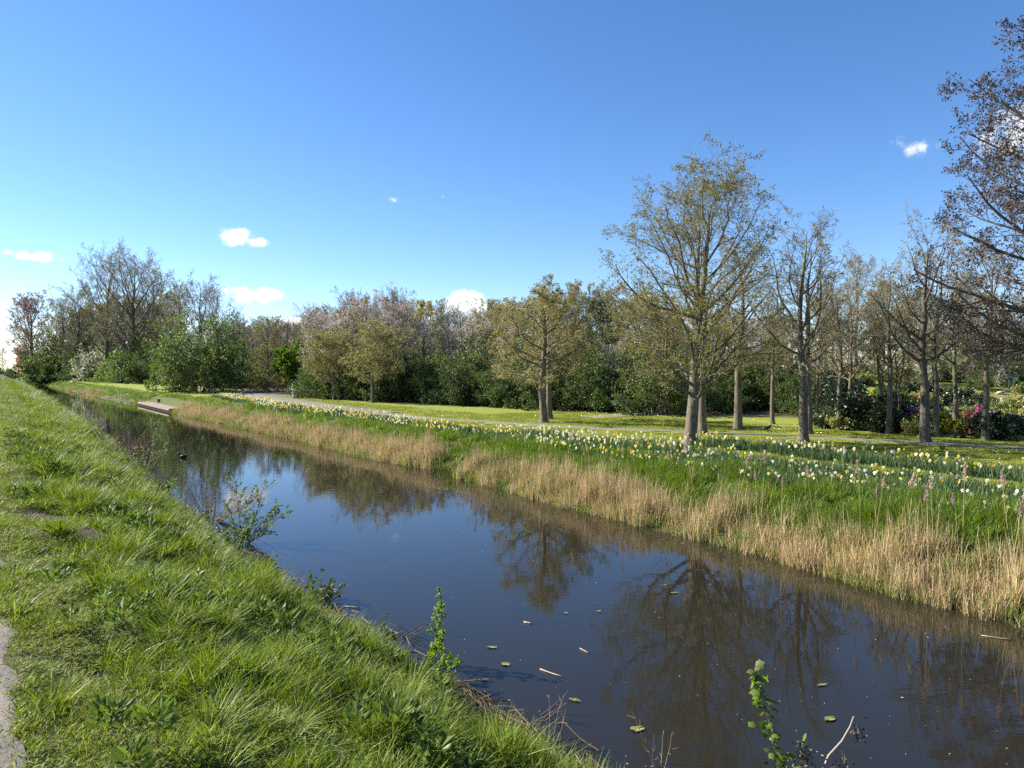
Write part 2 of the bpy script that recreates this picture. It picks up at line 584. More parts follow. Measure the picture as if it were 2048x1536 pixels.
def water_material():
    m, n, l, p, out = new_mat('canal_water')
    tc = N(n, 'ShaderNodeTexCoord')
    p.inputs['Base Color'].default_value = (.018, .016, .011, 1)
    p.inputs['Roughness'].default_value = .015
    p.inputs['IOR'].default_value = 1.38
    mp = N(n, 'ShaderNodeMapping')
    mp.inputs['Rotation'].default_value = (0, 0, rad(10))
    mp.inputs['Scale'].default_value = (1.0, 2.6, 1)
    l.new(tc.outputs['Object'], mp.inputs['Vector'])
    t = N(n, 'ShaderNodeTexNoise')
    t.inputs['Scale'].default_value = 2.6
    t.inputs['Detail'].default_value = 3
    l.new(mp.outputs[0], t.inputs['Vector'])
    t2 = N(n, 'ShaderNodeTexNoise')
    t2.inputs['Scale'].default_value = .16
    t2.inputs['Detail'].default_value = 3
    l.new(tc.outputs['Object'], t2.inputs['Vector'])
    r = N(n, 'ShaderNodeMapRange')
    r.inputs['From Min'].default_value = .42
    r.inputs['From Max'].default_value = .68
    r.inputs['To Min'].default_value = .25
    r.inputs['To Max'].default_value = 1.0
    l.new(t2.outputs['Fac'], r.inputs['Value'])
    h = math_node(n, l, 'MULTIPLY', t.outputs['Fac'], r.outputs[0])
    b = N(n, 'ShaderNodeBump')
    b.inputs['Strength'].default_value = .13
    b.inputs['Distance'].default_value = .012
    l.new(h, b.inputs['Height'])
    l.new(b.outputs[0], p.inputs['Normal'])
    return m


M['ground'] = ground_material()
M['water'] = water_material()

# ------------------------------------------------------------------ the setting: ground, water, paths
RN = np.random.default_rng(7)


def axis(parts):
    out = []
    for a, b, n in parts:
        out += list(np.linspace(a, b, n, endpoint=False))
    return np.array(out + [parts[-1][1]])


sa = axis([(-300, -20, 12), (-20, 0, 16), (0, 30, 130), (30, 75, 90), (75, 160, 60), (160, 900, 50)])
ta = axis([(-900, -40, 14), (-40, -4, 10), (-4, 5.2, 64), (5.2, 8.2, 4), (8.2, 14, 44), (14, 60, 76), (60, 140, 30), (140, 1000, 20)])
Sg, Tg = np.meshgrid(sa, ta, indexing='ij')
Xg, Yg = xy(Sg, Tg)
Zg = terrain(Xg, Yg)
nS, nT = Sg.shape
idx = np.arange(nS * nT).reshape(nS, nT)
Fg = np.stack([idx[:-1, :-1], idx[1:, :-1], idx[1:, 1:], idx[:-1, 1:]], -1).reshape(-1, 4)[:, ::-1]
mb = MB()
mb.add(np.stack([Xg, Yg, Zg], -1), Fg)
me = mb.mesh('ground', M['ground'], True)
ground = tag(obj('ground', me), 'grassy ground of the canal banks and park lawn', None, None, 'structure')


def pl_dist(X, Y, pts):
    """distance from points to a polyline in plan"""
    X, Y = np.asarray(X, float), np.asarray(Y, float)
    best = np.full(X.shape, 1e9)
    for (ax, ay), (bx, by) in zip(pts[:-1], pts[1:]):
        dx, dy = bx - ax, by - ay
        q = np.clip(((X - ax) * dx + (Y - ay) * dy) / (dx * dx + dy * dy), 0, 1)
        best = np.minimum(best, np.hypot(X - ax - q * dx, Y - ay - q * dy))
    return best


# soil under the wood and in the garden beds, sandy terrace in the garden, mown lawn on the far side
EDGE = [(-60, 190), (-47, 118), (-33, 82), (-24, 66), (-13.5, 50.5), (-6, 43), (0, 38.5), (5, 34), (9, 31.5), (14, 29.5), (19, 27.3), (26, 25)]


def beyond_edge(X, Y):
    ex = np.interp(X, [e[0] for e in EDGE], [e[1] for e in EDGE])
    return np.asarray(Y) - ex


def molehills():
    r = np.random.default_rng(3)
    out = []
    for (x, y, k) in ((120, 1040, .30), (165, 1065, .22), (205, 1090, .2), (60, 1030, .2), (480, 1390, .16), (655, 1370, .15), (330, 1085, .14)):
        X, Y, _ = gp(x, y)
        out.append((X, Y, k))
    return out


MOLE = molehills()
Xr, Yr = Xg.ravel(), Yg.ravel()
sr, tr_ = st(Xr, Yr)
tfr = t_far(sr)
lawn = smooth(tr_ - tfr, 1.4, 2.2)
lawn = np.maximum(lawn, np.where(tr_ < -8, .6, 0))
be = beyond_edge(Xr, Yr)
soil = np.where(tr_ > tfr, smooth(be, -0.3, .8) * (1 - smooth(be, 40, 70)) * .95, 0)
soil = np.where(Xr > 12, soil * (1 - smooth(be, 3, 6)), soil)
for (mx_, my_, k) in MOLE:
    soil = np.maximum(soil, 1 - smooth(np.hypot(Xr - mx_, Yr - my_), k * .6, k * 1.3))
bed = np.abs(tr_ - tfr)
soil = np.maximum(soil, (1 - smooth(bed, .1, .5)) * .9)
soil = np.maximum(soil, (1 - smooth(np.abs(tr_ - t_near(sr)), .1, .35)) * .9)
sand = .6 * smooth(Xr, 19, 21.5) * smooth(Yr, 27.5, 29) * (1 - smooth(Yr, 36, 38)) * .75
zone = np.stack([lawn, soil, sand, np.ones_like(soil)], -1).astype(np.float32)
ca = me.color_attributes.new('zone', 'FLOAT_COLOR', 'POINT')
ca.data.foreach_set('color', zone.ravel())

mb = MB()
ws = np.array([-300, -20, 0, 20, 40, 80, 160, 400, 900.0])
wt = np.array([2.6, 12.0])
A, B = np.meshgrid(ws, wt, indexing='ij')
X_, Y_ = xy(A, B)
ii = np.arange(A.size).reshape(A.shape)
mb.add(np.stack([X_, Y_, np.zeros_like(X_)], -1), np.stack([ii[:-1, :-1], ii[1:, :-1], ii[1:, 1:], ii[:-1, 1:]], -1).reshape(-1, 4)[:, ::-1])
water = tag(obj('water', mb.mesh('water', M['water'])), 'still dark canal water mirroring sky and trees', None, None, 'structure')


def resample(pts, step):
    pts = np.array(pts, float)
    seg = np.hypot(*np.diff(pts, axis=0).T)
    cum = np.concatenate([[0], np.cumsum(seg)])
    q = np.linspace(0, cum[-1], max(2, int(cum[-1] / step)))
    out = np.stack([np.interp(q, cum, pts[:, 0]), np.interp(q, cum, pts[:, 1])], 1)
    for _ in range(6):
        out[1:-1] = (out[:-2] + out[1:-1] * 2 + out[2:]) / 4
    return out


def path(name, pts, w, mat, label, lift=.02, step=.5, ragged=.05, seed=1):
    r = np.random.default_rng(seed)
    c = resample(pts, step)
    T = np.gradient(c, axis=0)
    T /= np.hypot(T[:, 0], T[:, 1])[:, None]
    nrm = np.stack([-T[:, 1], T[:, 0]], 1)
    cols = []
    for k, q in enumerate((-1, -.9, -.5, 0, .5, .9, 1)):
        e = c + nrm * (q * w / 2)[..., None] if hasattr(q, 'shape') else c + nrm * (q * w / 2 + (r.normal(size=(len(c), 1)) * ragged if abs(q) > .8 else 0))
        z = terrain(e[:, 0], e[:, 1]) + (lift if abs(q) < .95 else -.03)
        cols.append(np.stack([e[:, 0], e[:, 1], z], 1))
    G = np.stack(cols, 1)
    ii = np.arange(G.shape[0] * 7).reshape(-1, 7)
    F = np.stack([ii[:-1, :-1], ii[1:, :-1], ii[1:, 1:], ii[:-1, 1:]], -1).reshape(-1, 4)
    mb = MB()
    mb.add(G, F)
    return tag(obj(name, mb.mesh(name, mat, True)), label, None, None, 'structure')


near_path_pts = [xy(s, q) for s, q in ((-15, -.95), (-5, -.95), (2, -.95), (3.6, -.96), (7, -.99), (12, -1.12), (30, -1.3), (80, -1.4), (200, -1.4))]
path('near_path', near_path_pts, 2.2, M['gravel'], 'gravel towpath along the near bank', step=.25, ragged=.04)
PARK = [gp(x, y)[:2] for x, y in ((2500, 930), (2048, 897), (1800, 884), (1600, 873), (1400, 866), (1200, 857), (1000, 846), (860, 837), (760, 827), (650, 813))]
PARK2 = [gp(x, y)[:2] for x, y in ((650, 813), (560, 799), (500, 790), (450, 783), (425, 778), (400, 774))]
path('park_path', PARK, .62, M['asphalt'], 'narrow grey path crossing the lawn', seed=2)
path('park_path_wide', [PARK[-2]] + PARK2, 2.4, M['asphalt'], 'wide grey path towards the landing stage', lift=.03, seed=3)
path('side_path', [gp(x, y)[:2] for x, y in ((500, 790), (560, 786), (600, 776), (625, 771), (660, 769))], 2.0, M['asphalt'], 'grey path branching off behind the leaning tree', lift=.035, seed=4)
path('wood_path', [(3.2, 31.5), (5.0, 32.3), (6.3, 34), (6.2, 37.5), (5.4, 41), (6.5, 46)], 1.5, M['gravel'], 'pale path leading into the dark wood', seed=5)
path('garden_path', [(15, 31), (19, 29.3), (24, 28.4), (30, 28)], .9, M['gravel'], 'sandy path through the garden beds', seed=6)
ALLP = [PARK, PARK2, [(3.2, 31.5), (5.0, 32.3), (6.3, 34), (6.2, 37.5)]]

# ------------------------------------------------------------------ trees and shrubs
def make_tree(name, seed, h, r, base, W, nl, ang, n=(9, 6, 4), bark='bark', twig='twig', leaf=None, nleaf=3, lsize=.05,
              wob=.11, trop=.07, lean=(0, 0), rmin=.004, top=.95, leaf2=None, nleaf2=0, limb_r=.55, droop=0.0, ratio=(.5, .5, .5), stems=1, spread=0.0,
              lwid=.45, leafjit=.03, az0=None):
    g = np.random.default_rng(seed)
    K = 15
    TP, TR = [], []
    for k in range(stems):
        f = np.concatenate([np.linspace(0, .06, 5), np.linspace(.06, 1, K - 4)[1:]])
        hz = h * top * (1 if k == 0 else .8 + .15 * g.random())
        wobx = np.cumsum(g.normal(size=(K, 2)) * .012 * h * np.minimum(f, .6)[:, None], axis=0)
        a = g.random() * 6.28
        sp = spread * h * (0 if stems == 1 else 1)
        P = np.stack([wobx[:, 0] + lean[0] * h * f ** 1.3 + math.cos(a) * sp * f ** .8 + math.cos(a) * .15 * (stems > 1),
                      wobx[:, 1] + lean[1] * h * f ** 1.3 + math.sin(a) * sp * f ** .8 + math.sin(a) * .15 * (stems > 1), f * hz - .08], 1)
        R = r * (1 if k == 0 else .75) * np.clip((1 - f) ** .75, 0, 1) * (1 + .5 * np.exp(-np.maximum(f * h - .08, 0) / .12)) + rmin
        TP.append(P)
        TR.append(R)
    TP, TR = np.array(TP), np.array(TR)
    fl = np.clip(base + (top + .02 - base) * ((np.arange(nl) + g.random(nl) * .8) / nl) ** 1.35, base, .985)
    kst = g.integers(0, stems, nl)
    x = np.interp(fl, f, np.arange(K))
    ki = np.minimum(x.astype(int), K - 2)
    fr = (x - ki)[:, None]
    pos = TP[kst, ki] * (1 - fr) + TP[kst, ki + 1] * fr
    rt = TR[kst, ki] * (1 - fr[:, 0]) + TR[kst, ki + 1] * fr[:, 0]
    az = np.arange(nl) * 2.39996 + g.normal(size=nl) * .35 + (g.random() * 6.28 if az0 is None else az0)
    q = (fl - base) / (1 - base)
    an = np.radians(ang[0] + (ang[1] - ang[0]) * q) * (1 + .1 * g.normal(size=nl))
    d = np.stack([np.sin(an) * np.cos(az), np.sin(an) * np.sin(az), np.cos(an)], 1)
    wf = np.interp(fl, [w[0] for w in W], [w[1] for w in W]) * h
    L = wf / np.maximum(np.sin(an), .45) * (.75 + .35 * g.random(nl))
    P1 = grow(g, pos, d, L, 9, wob, trop * (1 - 1.0 * q) + .02)
    r1 = np.clip(rt * limb_r * (.6 + .5 * g.random(nl)), rmin * 2, .015 * L + .010)
    R1 = r1[:, None] * np.linspace(1, .22, 9)[None, :] ** 1.0
    tw = np.array([0, 0, 1.0])
    P2, R2, L2 = spawn(g, P1, R1, L, n[0], .18, 1.0, rad(42), ratio[0], 6, wob * 1.2, .05 - droop, rr=.5, rmin=rmin * 1.3, taper=.6)
    P3, R3, L3 = spawn(g, P2, R2, L2, n[1], .15, 1.0, rad(42), ratio[1] * 1.1, 5, wob * 1.4, .04 - droop, rr=.55, rmin=rmin * 1.05, taper=.5)
    P4, R4, L4 = spawn(g, P3, R3, L3, n[2], .2, 1.0, rad(42), ratio[2] * 1.2, 4, wob * 1.5, .05 - droop, rr=.7, rmin=rmin, taper=.4, twig=.5)
    mb = MB()
    tubes(mb, TP, TR, 9)
    tubes(mb, P1, R1, 6)
    parts = [('trunk', mb.mesh(name + '_trunk', M[bark], True))]
    mb = MB()
    tubes(mb, P2, R2, 4)
    tubes(mb, P3, R3, 3)
    tubes(mb, P4, R4, 3)
    parts.append(('branches', mb.mesh(name + '_branches', M[twig], True)))
    if leaf:
        mb = MB()
        for lf, nf, mi in ((leaf, nleaf, 0), (leaf2, nleaf2, 1)):
            if not lf or nf == 0:
                continue
            if nf < 1:
                sel = g.random(len(P4)) < nf
                p, dd = along(g, P4[sel], 1, .3)
            else:
                p, dd = along(g, P4, int(nf), .3)
            m_ = len(p)
            p = p + g.normal(size=(m_, 3)) * leafjit
            leaves(mb, p, dd + g.normal(size=(m_, 3)) * .9, lsize * (.6 + .8 * g.random(m_)), lsize * lwid * (.7 + .5 * g.random(m_)), g, mi)
        ms = [M[leaf]] + ([M[leaf2]] if leaf2 else [])
        parts.append(('foliage', mb.mesh(name + '_foliage', ms)))
    return parts


def make_shrub(name, seed, h, w, ns, n=(7, 6), twig='twig', leaf='green_dark', nleaf=4, lsize=.09, rmin=.008, wob=.16, leaf2=None, nleaf2=0, flower=None, nfl=0, flsize=.09, r=.03, lwid=.45, low=10, high=75):
    g = np.random.default_rng(seed)
    an = np.radians(low + (high - low) * ((np.arange(ns) + g.random(ns)) / ns) ** .8)
    az = np.arange(ns) * 2.39996 + g.normal(size=ns) * .4
    d = np.stack([np.sin(an) * np.cos(az), np.sin(an) * np.sin(az), np.cos(an)], 1)
    L = 1 / np.sqrt((np.cos(an) / h) ** 2 + (np.sin(an) / (w / 2)) ** 2) * (.72 + .33 * g.random(ns))
    p0 = np.stack([np.cos(az) * w * .06, np.sin(az) * w * .06, np.full(ns, -.05)], 1)
    P1 = grow(g, p0, d, L, 8, wob, .05)
    R1 = (r * (.6 + .5 * g.random(ns)))[:, None] * np.linspace(1, .3, 8)[None, :]
    P2, R2, L2 = spawn(g, P1, R1, L, n[0], .15, 1.0, rad(50), .5, 5, wob, .04, rr=.6, rmin=rmin, taper=.45)
    P3, R3, L3 = spawn(g, P2, R2, L2, n[1], .1, 1.0, rad(50), .6, 4, wob, .04, rr=.7, rmin=rmin * .8, taper=.4)
    mb = MB()
    tubes(mb, P1, R1, 5)
    tubes(mb, P2, R2, 3)
    tubes(mb, P3, R3, 3)
    parts = [('stems', mb.mesh(name + '_stems', M[twig], True))]
    if nleaf or nleaf2:
        mb = MB()
        for lf, nf, mi in ((leaf, nleaf, 0), (leaf2, nleaf2, 1)):
            if lf and nf:
                p, dd = along(g, P3, nf, .1)
                p = p + g.normal(size=p.shape) * lsize * .5
                leaves(mb, p, dd + g.normal(size=p.shape) * .9, lsize * (.6 + .8 * g.random(len(p))), lsize * lwid, g, mi)
        parts.append(('foliage', mb.mesh(name + '_foliage', [M[leaf]] + ([M[leaf2]] if leaf2 else []))))
    if flower:
        mb = MB()
        tip = P3[:, -1]
        out = np.linalg.norm(tip / np.array([w / 2, w / 2, h]), axis=1)
        clump = np.sin(tip[:, 0] * 3.1 + seed) + np.sin(tip[:, 1] * 2.7) + np.sin(tip[:, 2] * 4)
        sel = np.argsort(-(out + .25 * clump + .2 * g.random(len(out))))[:nfl]
        p = np.repeat(tip[sel], 14, 0) + g.normal(size=(len(sel) * 14, 3)) * flsize * .5
        leaves(mb, p, g.normal(size=p.shape) + unit(p - np.array([0, 0, h * .3])), flsize * .7, flsize * .38, g)
        parts.append(('blossom', mb.mesh(name + '_blossom', M[flower])))
    return parts


def place(parts, name, label, cat, loc, rz=0.0, scale=1.0, group=None):
    t = thing(name, label, cat, loc, rz, group, scale)
    wood = t
    for pn, me in parts:
        o = obj(pn, me, wood if pn in ('foliage', 'blossom') else t)
        if pn in ('branches', 'stems'):
            wood = o
    return t


OAKW = [(.15, .30), (.25, .36), (.4, .37), (.55, .34), (.7, .27), (.85, .18), (1, .09)]
# --- the lawn trees
X, Y, Z = gp(1380, 890)
place(make_tree('oak', 11, 8.1, .17, .19, OAKW, 34, (62, 28), n=(9, 6, 4), leaf='oak_leaf', nleaf=3, lsize=.048, lean=(.075, 0), wob=.14, trop=.09, rmin=.0032),
      'oak_tree', 'tallest lawn oak with low fork and sparse yellow-green young leaves, among the daffodils', 'tree', (X, Y, Z), .6, (1.06, 1.06, .86))
X, Y, Z = gp(1405, 868)
place(make_tree('oak_b', 12, 8.2, .14, .38, [(.3, .28), (.45, .33), (.6, .30), (.8, .18), (1, .06)], 22, (66, 28), n=(7, 6, 4), leaf='bud', nleaf=1, lsize=.05, lean=(.03, 0), rmin=.0038),
      'oak_tree', 'lawn oak whose trunk shows just behind the tallest oak', 'tree', (X, Y, Z), 2.1)
X, Y, Z = gp(1607, 885)
place(make_tree('oak_c', 13, 6.35, .14, .36, [(.3, .33), (.42, .36), (.55, .33), (.7, .25), (.85, .16), (1, .07)], 19, (74, 26), n=(7, 5, 4), leaf='bud', nleaf=.5, lsize=.045, lean=(.03, 0), wob=.17, trop=.10, rmin=.0032),
      'oak_tree', 'nearly bare lawn oak with a tall straight trunk beside the park path', 'tree', (X, Y, Z), 4.0)
X, Y, Z = gp(1617, 868)
place(make_tree('oak_d', 14, 6.4, .12, .42, [(.3, .25), (.5, .28), (.75, .2), (1, .06)], 18, (68, 28), n=(7, 6, 3), leaf='bud', nleaf=1, lsize=.05, rmin=.0038, twig='twig_grey'),
      'bare_tree', 'slim bare tree half hidden behind the straight-trunked lawn oak', 'tree', (X, Y, Z), 1.0)
X, Y, Z = gp(1850, 885)
place(make_tree('oak_e', 15, 6.1, .14, .40, [(.3, .32), (.45, .33), (.6, .28), (.8, .19), (1, .07)], 18, (70, 22), n=(6, 5, 4), leaf='bud', nleaf=.5, lsize=.045, lean=(-.02, 0), wob=.12, rmin=.0034, bark='bark_dark', twig='twig_grey'),
      'bare_tree', 'bare lawn tree with dark trunk and curved low limb, in front of the garden beds', 'tree', (X, Y, Z), .9)
X, Y, Z = gp(1476, 860)
place(make_tree('oak_f', 16, 6.4, .15, .38, [(.3, .30), (.45, .34), (.6, .29), (.8, .19), (1, .07)], 20, (72, 28), n=(7, 6, 4), leaf='bud', nleaf=1, lsize=.045, rmin=.0038),
      'bare_tree', 'brown budding tree beyond the path, between the tallest oak and the straight-trunked oak', 'tree', (X, Y, Z), 3.0)
X, Y, Z = gp(1088, 845)
place(make_tree('oak_g', 17, 5.75, .115, .30, [(.25, .26), (.36, .35), (.5, .32), (.65, .22), (.8, .12), (1, .06)], 24, (72, 24), n=(9, 6, 4), leaf='oak_leaf_b', nleaf=2, lsize=.05, lean=(.0, 0), wob=.15, rmin=.004),
      'oak_tree', 'broad oak hazy with olive young leaves, left of the tallest oak on the lawn', 'tree', (X, Y, Z), .3, (1.35, 1.35, .97))
X, Y, Z = gp(1099, 838)
place(make_tree('oak_h', 18, 5.0, .13, .4, [(.3, .25), (.5, .3), (.75, .2), (1, .06)], 18, (70, 30), n=(7, 6, 4), leaf='oak_leaf_b', nleaf=1, lsize=.06, rmin=.006),
      'oak_tree', 'oak standing directly behind the broad olive-leaved lawn oak', 'tree', (X, Y, Z), 1.7)

# --- the dark alder on the right edge
X, Y, Z = at(2155, 17.5)
place(make_tree('alder', 21, 11.6, .26, .17, [(.1, .28), (.25, .33), (.45, .29), (.65, .215), (.85, .13), (1, .05)], 52, (82, 40), n=(10, 7, 4), bark='bark_dark', twig='twig_dark', leaf='catkin', nleaf=3, lsize=.06, lean=(-.035, 0), wob=.10, trop=.05, rmin=.0045, droop=.03, lwid=.4, leafjit=.035),
      'alder_tree', 'dark purplish alder full of catkins reaching in from the right edge', 'tree', (X, Y, Z), 2.0)

# --- slim trees standing in and before the garden beds (column, distance, height, trunk radius)
slim = [make_tree('slim%d' % k, 30 + k, 5.6, .10, .38, [(.3, .20), (.5, .28), (.7, .24), (.85, .15), (1, .06)], 16, (58, 26), n=(6, 5, 4), leaf='bud', nleaf=.6, lsize=.05, rmin=.004, twig='twig_grey', lean=(.02 * (k - 1), 0), wob=.13) for k in range(3)]
slim_l = [('left of the big pink rhododendron, thin and forked', 1677, 860, 0, .9), ('dark and upright just left of the big pink rhododendron', 1698, 858, 1, .85),
          ('just right of the big pink rhododendron', 1778, 868, 2, .95), ('standing right of the dark-trunked lawn tree', 1872, 874, 0, 1.05),
          ('behind the yellow garden shrubs', 1911, 860, 1, .9), ('near the right edge before the small pink rhododendron', 1970, 880, 2, 1.0),
          ('beside the slim evergreen', 1635, 850, 1, .8), ('in the shrubs left of the straight-trunked lawn oak', 1545, 848, 0, .85)]
for (lb, x, y, k, s_) in slim_l:
    X, Y, Z = gp(x, y)
    place(slim[k], 'slim_tree', 'slim grey bare tree ' + lb, 'tree', (X, Y, Z), x * .37, s_, 'slim trees around the garden beds')
multi = make_tree('multi', 37, 4.6, .07, .35, [(.3, .2), (.6, .25), (1, .1)], 20, (50, 26), n=(6, 6, 4), leaf='bud', nleaf=2, lsize=.05, stems=4, spread=.16, rmin=.004, wob=.14, bark='bark')
X, Y, Z = gp(1795, 866)
place(multi, 'multi_stem_tree', 'small tree with several crooked thin stems behind the big pink rhododendron', 'tree', (X + .3, Y + .6, Z), .4)

# --- small round-headed trees on the lawn
rnd = [make_tree('round%d' % k, 40 + k, 4.2, .075, .30, [(.25, .30), (.4, .44), (.6, .40), (.8, .28), (1, .09)], 28, (70, 28), n=(8, 6, 4), leaf='green_brown', nleaf=2, lsize=.06, rmin=.005, wob=.12) for k in range(2)]
for (lb, x, y, k, s_) in [('left one of the pair by the wide path', 655, 797, 0, .95), ('right one of the pair by the wide path', 668, 800, 1, 1.0),
                          ('nearest of the row before the blossom trees', 745, 806, 0, 1.03), ('slightly behind the nearest of the row', 772, 802, 1, .95)]:
    X, Y, Z = gp(x, y)
    place(rnd[k], 'round_headed_tree', 'small round-headed olive tree with thin stem, ' + lb, 'tree', (X, Y, Z), x * .7, (s_ * 1.22, s_ * 1.22, s_), 'round-headed lawn trees')

# --- leaning green tree, brown shrubs by the path
X, Y, Z = gp(592, 783)
place(make_tree('leaning', 45, 3.6, .12, .42, [(.3, .5), (.5, .56), (.75, .45), (1, .25)], 34, (78, 34), n=(8, 6, 4), bark='bark_dark', leaf='green_fresh', nleaf=4, lsize=.10, stems=4, spread=.16, rmin=.006, lean=(-.16, 0), top=.85),
      'leaning_tree', 'dense green tree with several dark leaning stems beside the wide path', 'tree', (X + .8, Y - 1.5, Z), 0, 1.08)
br = make_shrub('brown_shrub', 46, 2.6, 3.6, 16, n=(7, 6), leaf='green_brown', nleaf=5, lsize=.10)
for (lb, x, d, s_) in [('left one of two before the far wood', 492, 70, 1.0), ('right one beside the leaning green tree', 548, 66, .95), ('below the left round-headed trees', 640, 58, .8)]:
    X, Y, Z = at(x, d)
    place(br, 'olive_shrub', 'rounded olive-brown shrub, ' + lb, 'shrub', (X, Y, Z), x, s_, 'olive shrubs beside the paths')

# --- the large shrub island left of the wide path, with tall thin trees growing out of it
big = make_shrub('big_shrub', 50, 5.6, 7.5, 26, n=(9, 8), leaf='green_mid', nleaf=6, lsize=.16, leaf2='green_pale', nleaf2=2, rmin=.012, r=.06, low=4, high=86)
X, Y, Z = gp(372, 786)
place(big, 'large_shrub', 'big dense green shrub at the lawn edge, pale leaves on its sunny left', 'shrub', (X + .3, Y + 2, Z), .3, (1.1, 1.1, 1.35))
X, Y, Z = at(440, 82)
place(make_shrub('big_shrub_b', 51, 4.6, 6.5, 22, n=(9, 8), leaf='green_dark', nleaf=6, lsize=.16, rmin=.012, r=.06, low=4, high=86), 'large_shrub', 'darker shrub leaning out to the right of the big dense green shrub', 'shrub', (X, Y, Z), 2.3, 1.1)
tall = [make_tree('tall%d' % k, 55 + k, 12, .17, .25, [(.2, .16), (.4, .20), (.6, .19), (.8, .13), (1, .05)], 26, (42, 18), n=(8, 6, 4), leaf='bud', nleaf=.3, lsize=.08, rmin=.010, twig='twig_grey', bark='bark_dark', wob=.09, stems=1 + k % 2, spread=.10, ratio=(.5, .5, .5)) for k in range(3)]
for (lb, x, d, k, hh) in [('left of three rising from the big green shrub', 360, 72, 0, 10.6), ('middle of three rising from the big green shrub', 385, 70, 1, 10.9), ('right of three rising from the big green shrub', 428, 78, 2, 10.3)]:
    X, Y, Z = at(x, d)
    place(tall[k], 'bare_tree', 'tall thin bare tree, ' + lb, 'tree', (X, Y, Z), x, hh / 12, 'thin trees in the shrub island')

# --- the big poplars on the left
pop = [make_tree('poplar%d' % k, 60 + k, 18, .42, .22, [(.15, .22), (.3, .32), (.5, .31), (.7, .24), (.85, .15), (1, .06)], 28, (50, 16), n=(9, 6, 4), leaf='green_brown', nleaf=.7, lsize=.11, rmin=.013, twig='twig_grey', bark='bark_dark', wob=.10, trop=.07, lean=(-.03 + .03 * k, 0)) for k in range(3)]
for (lb, x, d, k, top) in [('with the tallest crown and dark straight trunk', 268, 110, 0, 528), ('second tallest, just left of the tallest', 215, 114, 1, 534), ('right of the tallest, next to the shrub island', 318, 120, 2, 560),
                           ('shorter, at the left of the group', 160, 128, 1, 590), ('lowest, nearest the reddish tree', 120, 135, 2, 612)]:
    X, Y, Z = at(x, d)
    hh = CAM_Z + (738 - top) * d / FPX - Z
    place(pop[k], 'poplar_tree', 'tall bare poplar on the left, ' + lb, 'tree', (X, Y, Z), x, hh / 18, 'tall poplars on the left')
X, Y, Z = at(64, 190)
place(make_tree('redtree', 66, 19.5, .55, .16, [(.1, .2), (.3, .34), (.5, .32), (.75, .22), (1, .08)], 30, (52, 18), n=(8, 6, 4), leaf='pink_bud', nleaf=2, lsize=.22, rmin=.024, twig='twig_red', bark='bark_dark', lean=(-.02, 0)),
      'vase_shaped_tree', 'lone vase-shaped bare tree with reddish haze at the far left', 'tree', (X, Y, Z), 0)
X, Y, Z = at(72, 205)
place(make_shrub('orange_shrub', 67, 13.5, 12, 18, n=(8, 7), leaf='orange_leaf', nleaf=5, lsize=.42, rmin=.03, r=.15, low=4, high=60), 'orange_tree', 'low orange-red leafed tree behind the lone vase-shaped tree', 'tree', (X, Y, Z), 0, .8)

# shared shrub and tree kinds for the woods
dark = [make_shrub('dark_shrub%d' % k, 70 + k, 4.2, 4.6, 22, n=(8, 7), leaf='green_dark', nleaf=6, lsize=.12, leaf2='green_mid', nleaf2=1, rmin=.010, r=.05, low=4, high=88) for k in range(3)]
ever = make_shrub('ever', 74, 4.0, 3.4, 26, n=(9, 7), leaf='evergreen', nleaf=6, lsize=.11, rmin=.010, r=.05, low=3, high=80, twig='twig_dark')
light = [make_shrub('light_shrub%d' % k, 76 + k, 3.6, 4.4, 18, n=(8, 7), leaf='green_mid', nleaf=5, lsize=.13, leaf2='green_pale', nleaf2=1, rmin=.010, r=.04, low=4, high=84) for k in range(2)]
whitesh = make_shrub('white_shrub', 79, 3.4, 4.2, 18, n=(8, 7), leaf='green_mid', nleaf=3, lsize=.13, leaf2='blossom_white', nleaf2=2, rmin=.010, r=.04)
bare = [make_tree('bare%d' % k, 80 + k, 8, .13, .22, [(.15, .16), (.4, .23), (.65, .22), (.85, .14), (1, .05)], 24, (46, 18), n=(8, 6, 4), leaf='bud', nleaf=.3, lsize=.07, rmin=.008, twig=('twig_grey', 'twig', 'twig_dark')[k % 3], bark='bark_dark', wob=.10) for k in range(4)]
bloss = [make_tree('blossom%d' % k, 90 + k, 7, .13, .28, [(.2, .22), (.4, .32), (.65, .29), (.85, .17), (1, .06)], 24, (60, 24), n=(8, 6, 4), leaf=('blossom_pink', 'blossom_white', 'blossom_pink')[k], nleaf=1, lsize=.075, rmin=.007, twig='twig', bark='bark_dark') for k in range(3)]
olive = [make_tree('olive%d' % k, 95 + k, 8, .14, .25, [(.2, .2), (.4, .29), (.65, .27), (.85, .16), (1, .06)], 24, (58, 22), n=(8, 6, 4), leaf=('green_brown', 'oak_leaf_b')[k], nleaf=2, lsize=.08, rmin=.008, bark='bark_dark') for k in range(2)]
R_ = random.Random(5)

# centre wood: rows behind one another along the wood edge
EX = [440, 620, 800, 1000, 1200, 1330, 1420]
ED = [80, 52, 46, 40, 35, 36, 38]


def edge(x):
    return float(np.interp(x, EX, ED))


def topz(x):
    return float(np.interp(x, [440, 480, 600, 640, 700, 760, 850, 950, 1000, 1100, 1200, 1290, 1400, 1600],
                           [652, 655, 655, 618, 622, 612, 622, 650, 618, 612, 596, 600, 640, 650]))


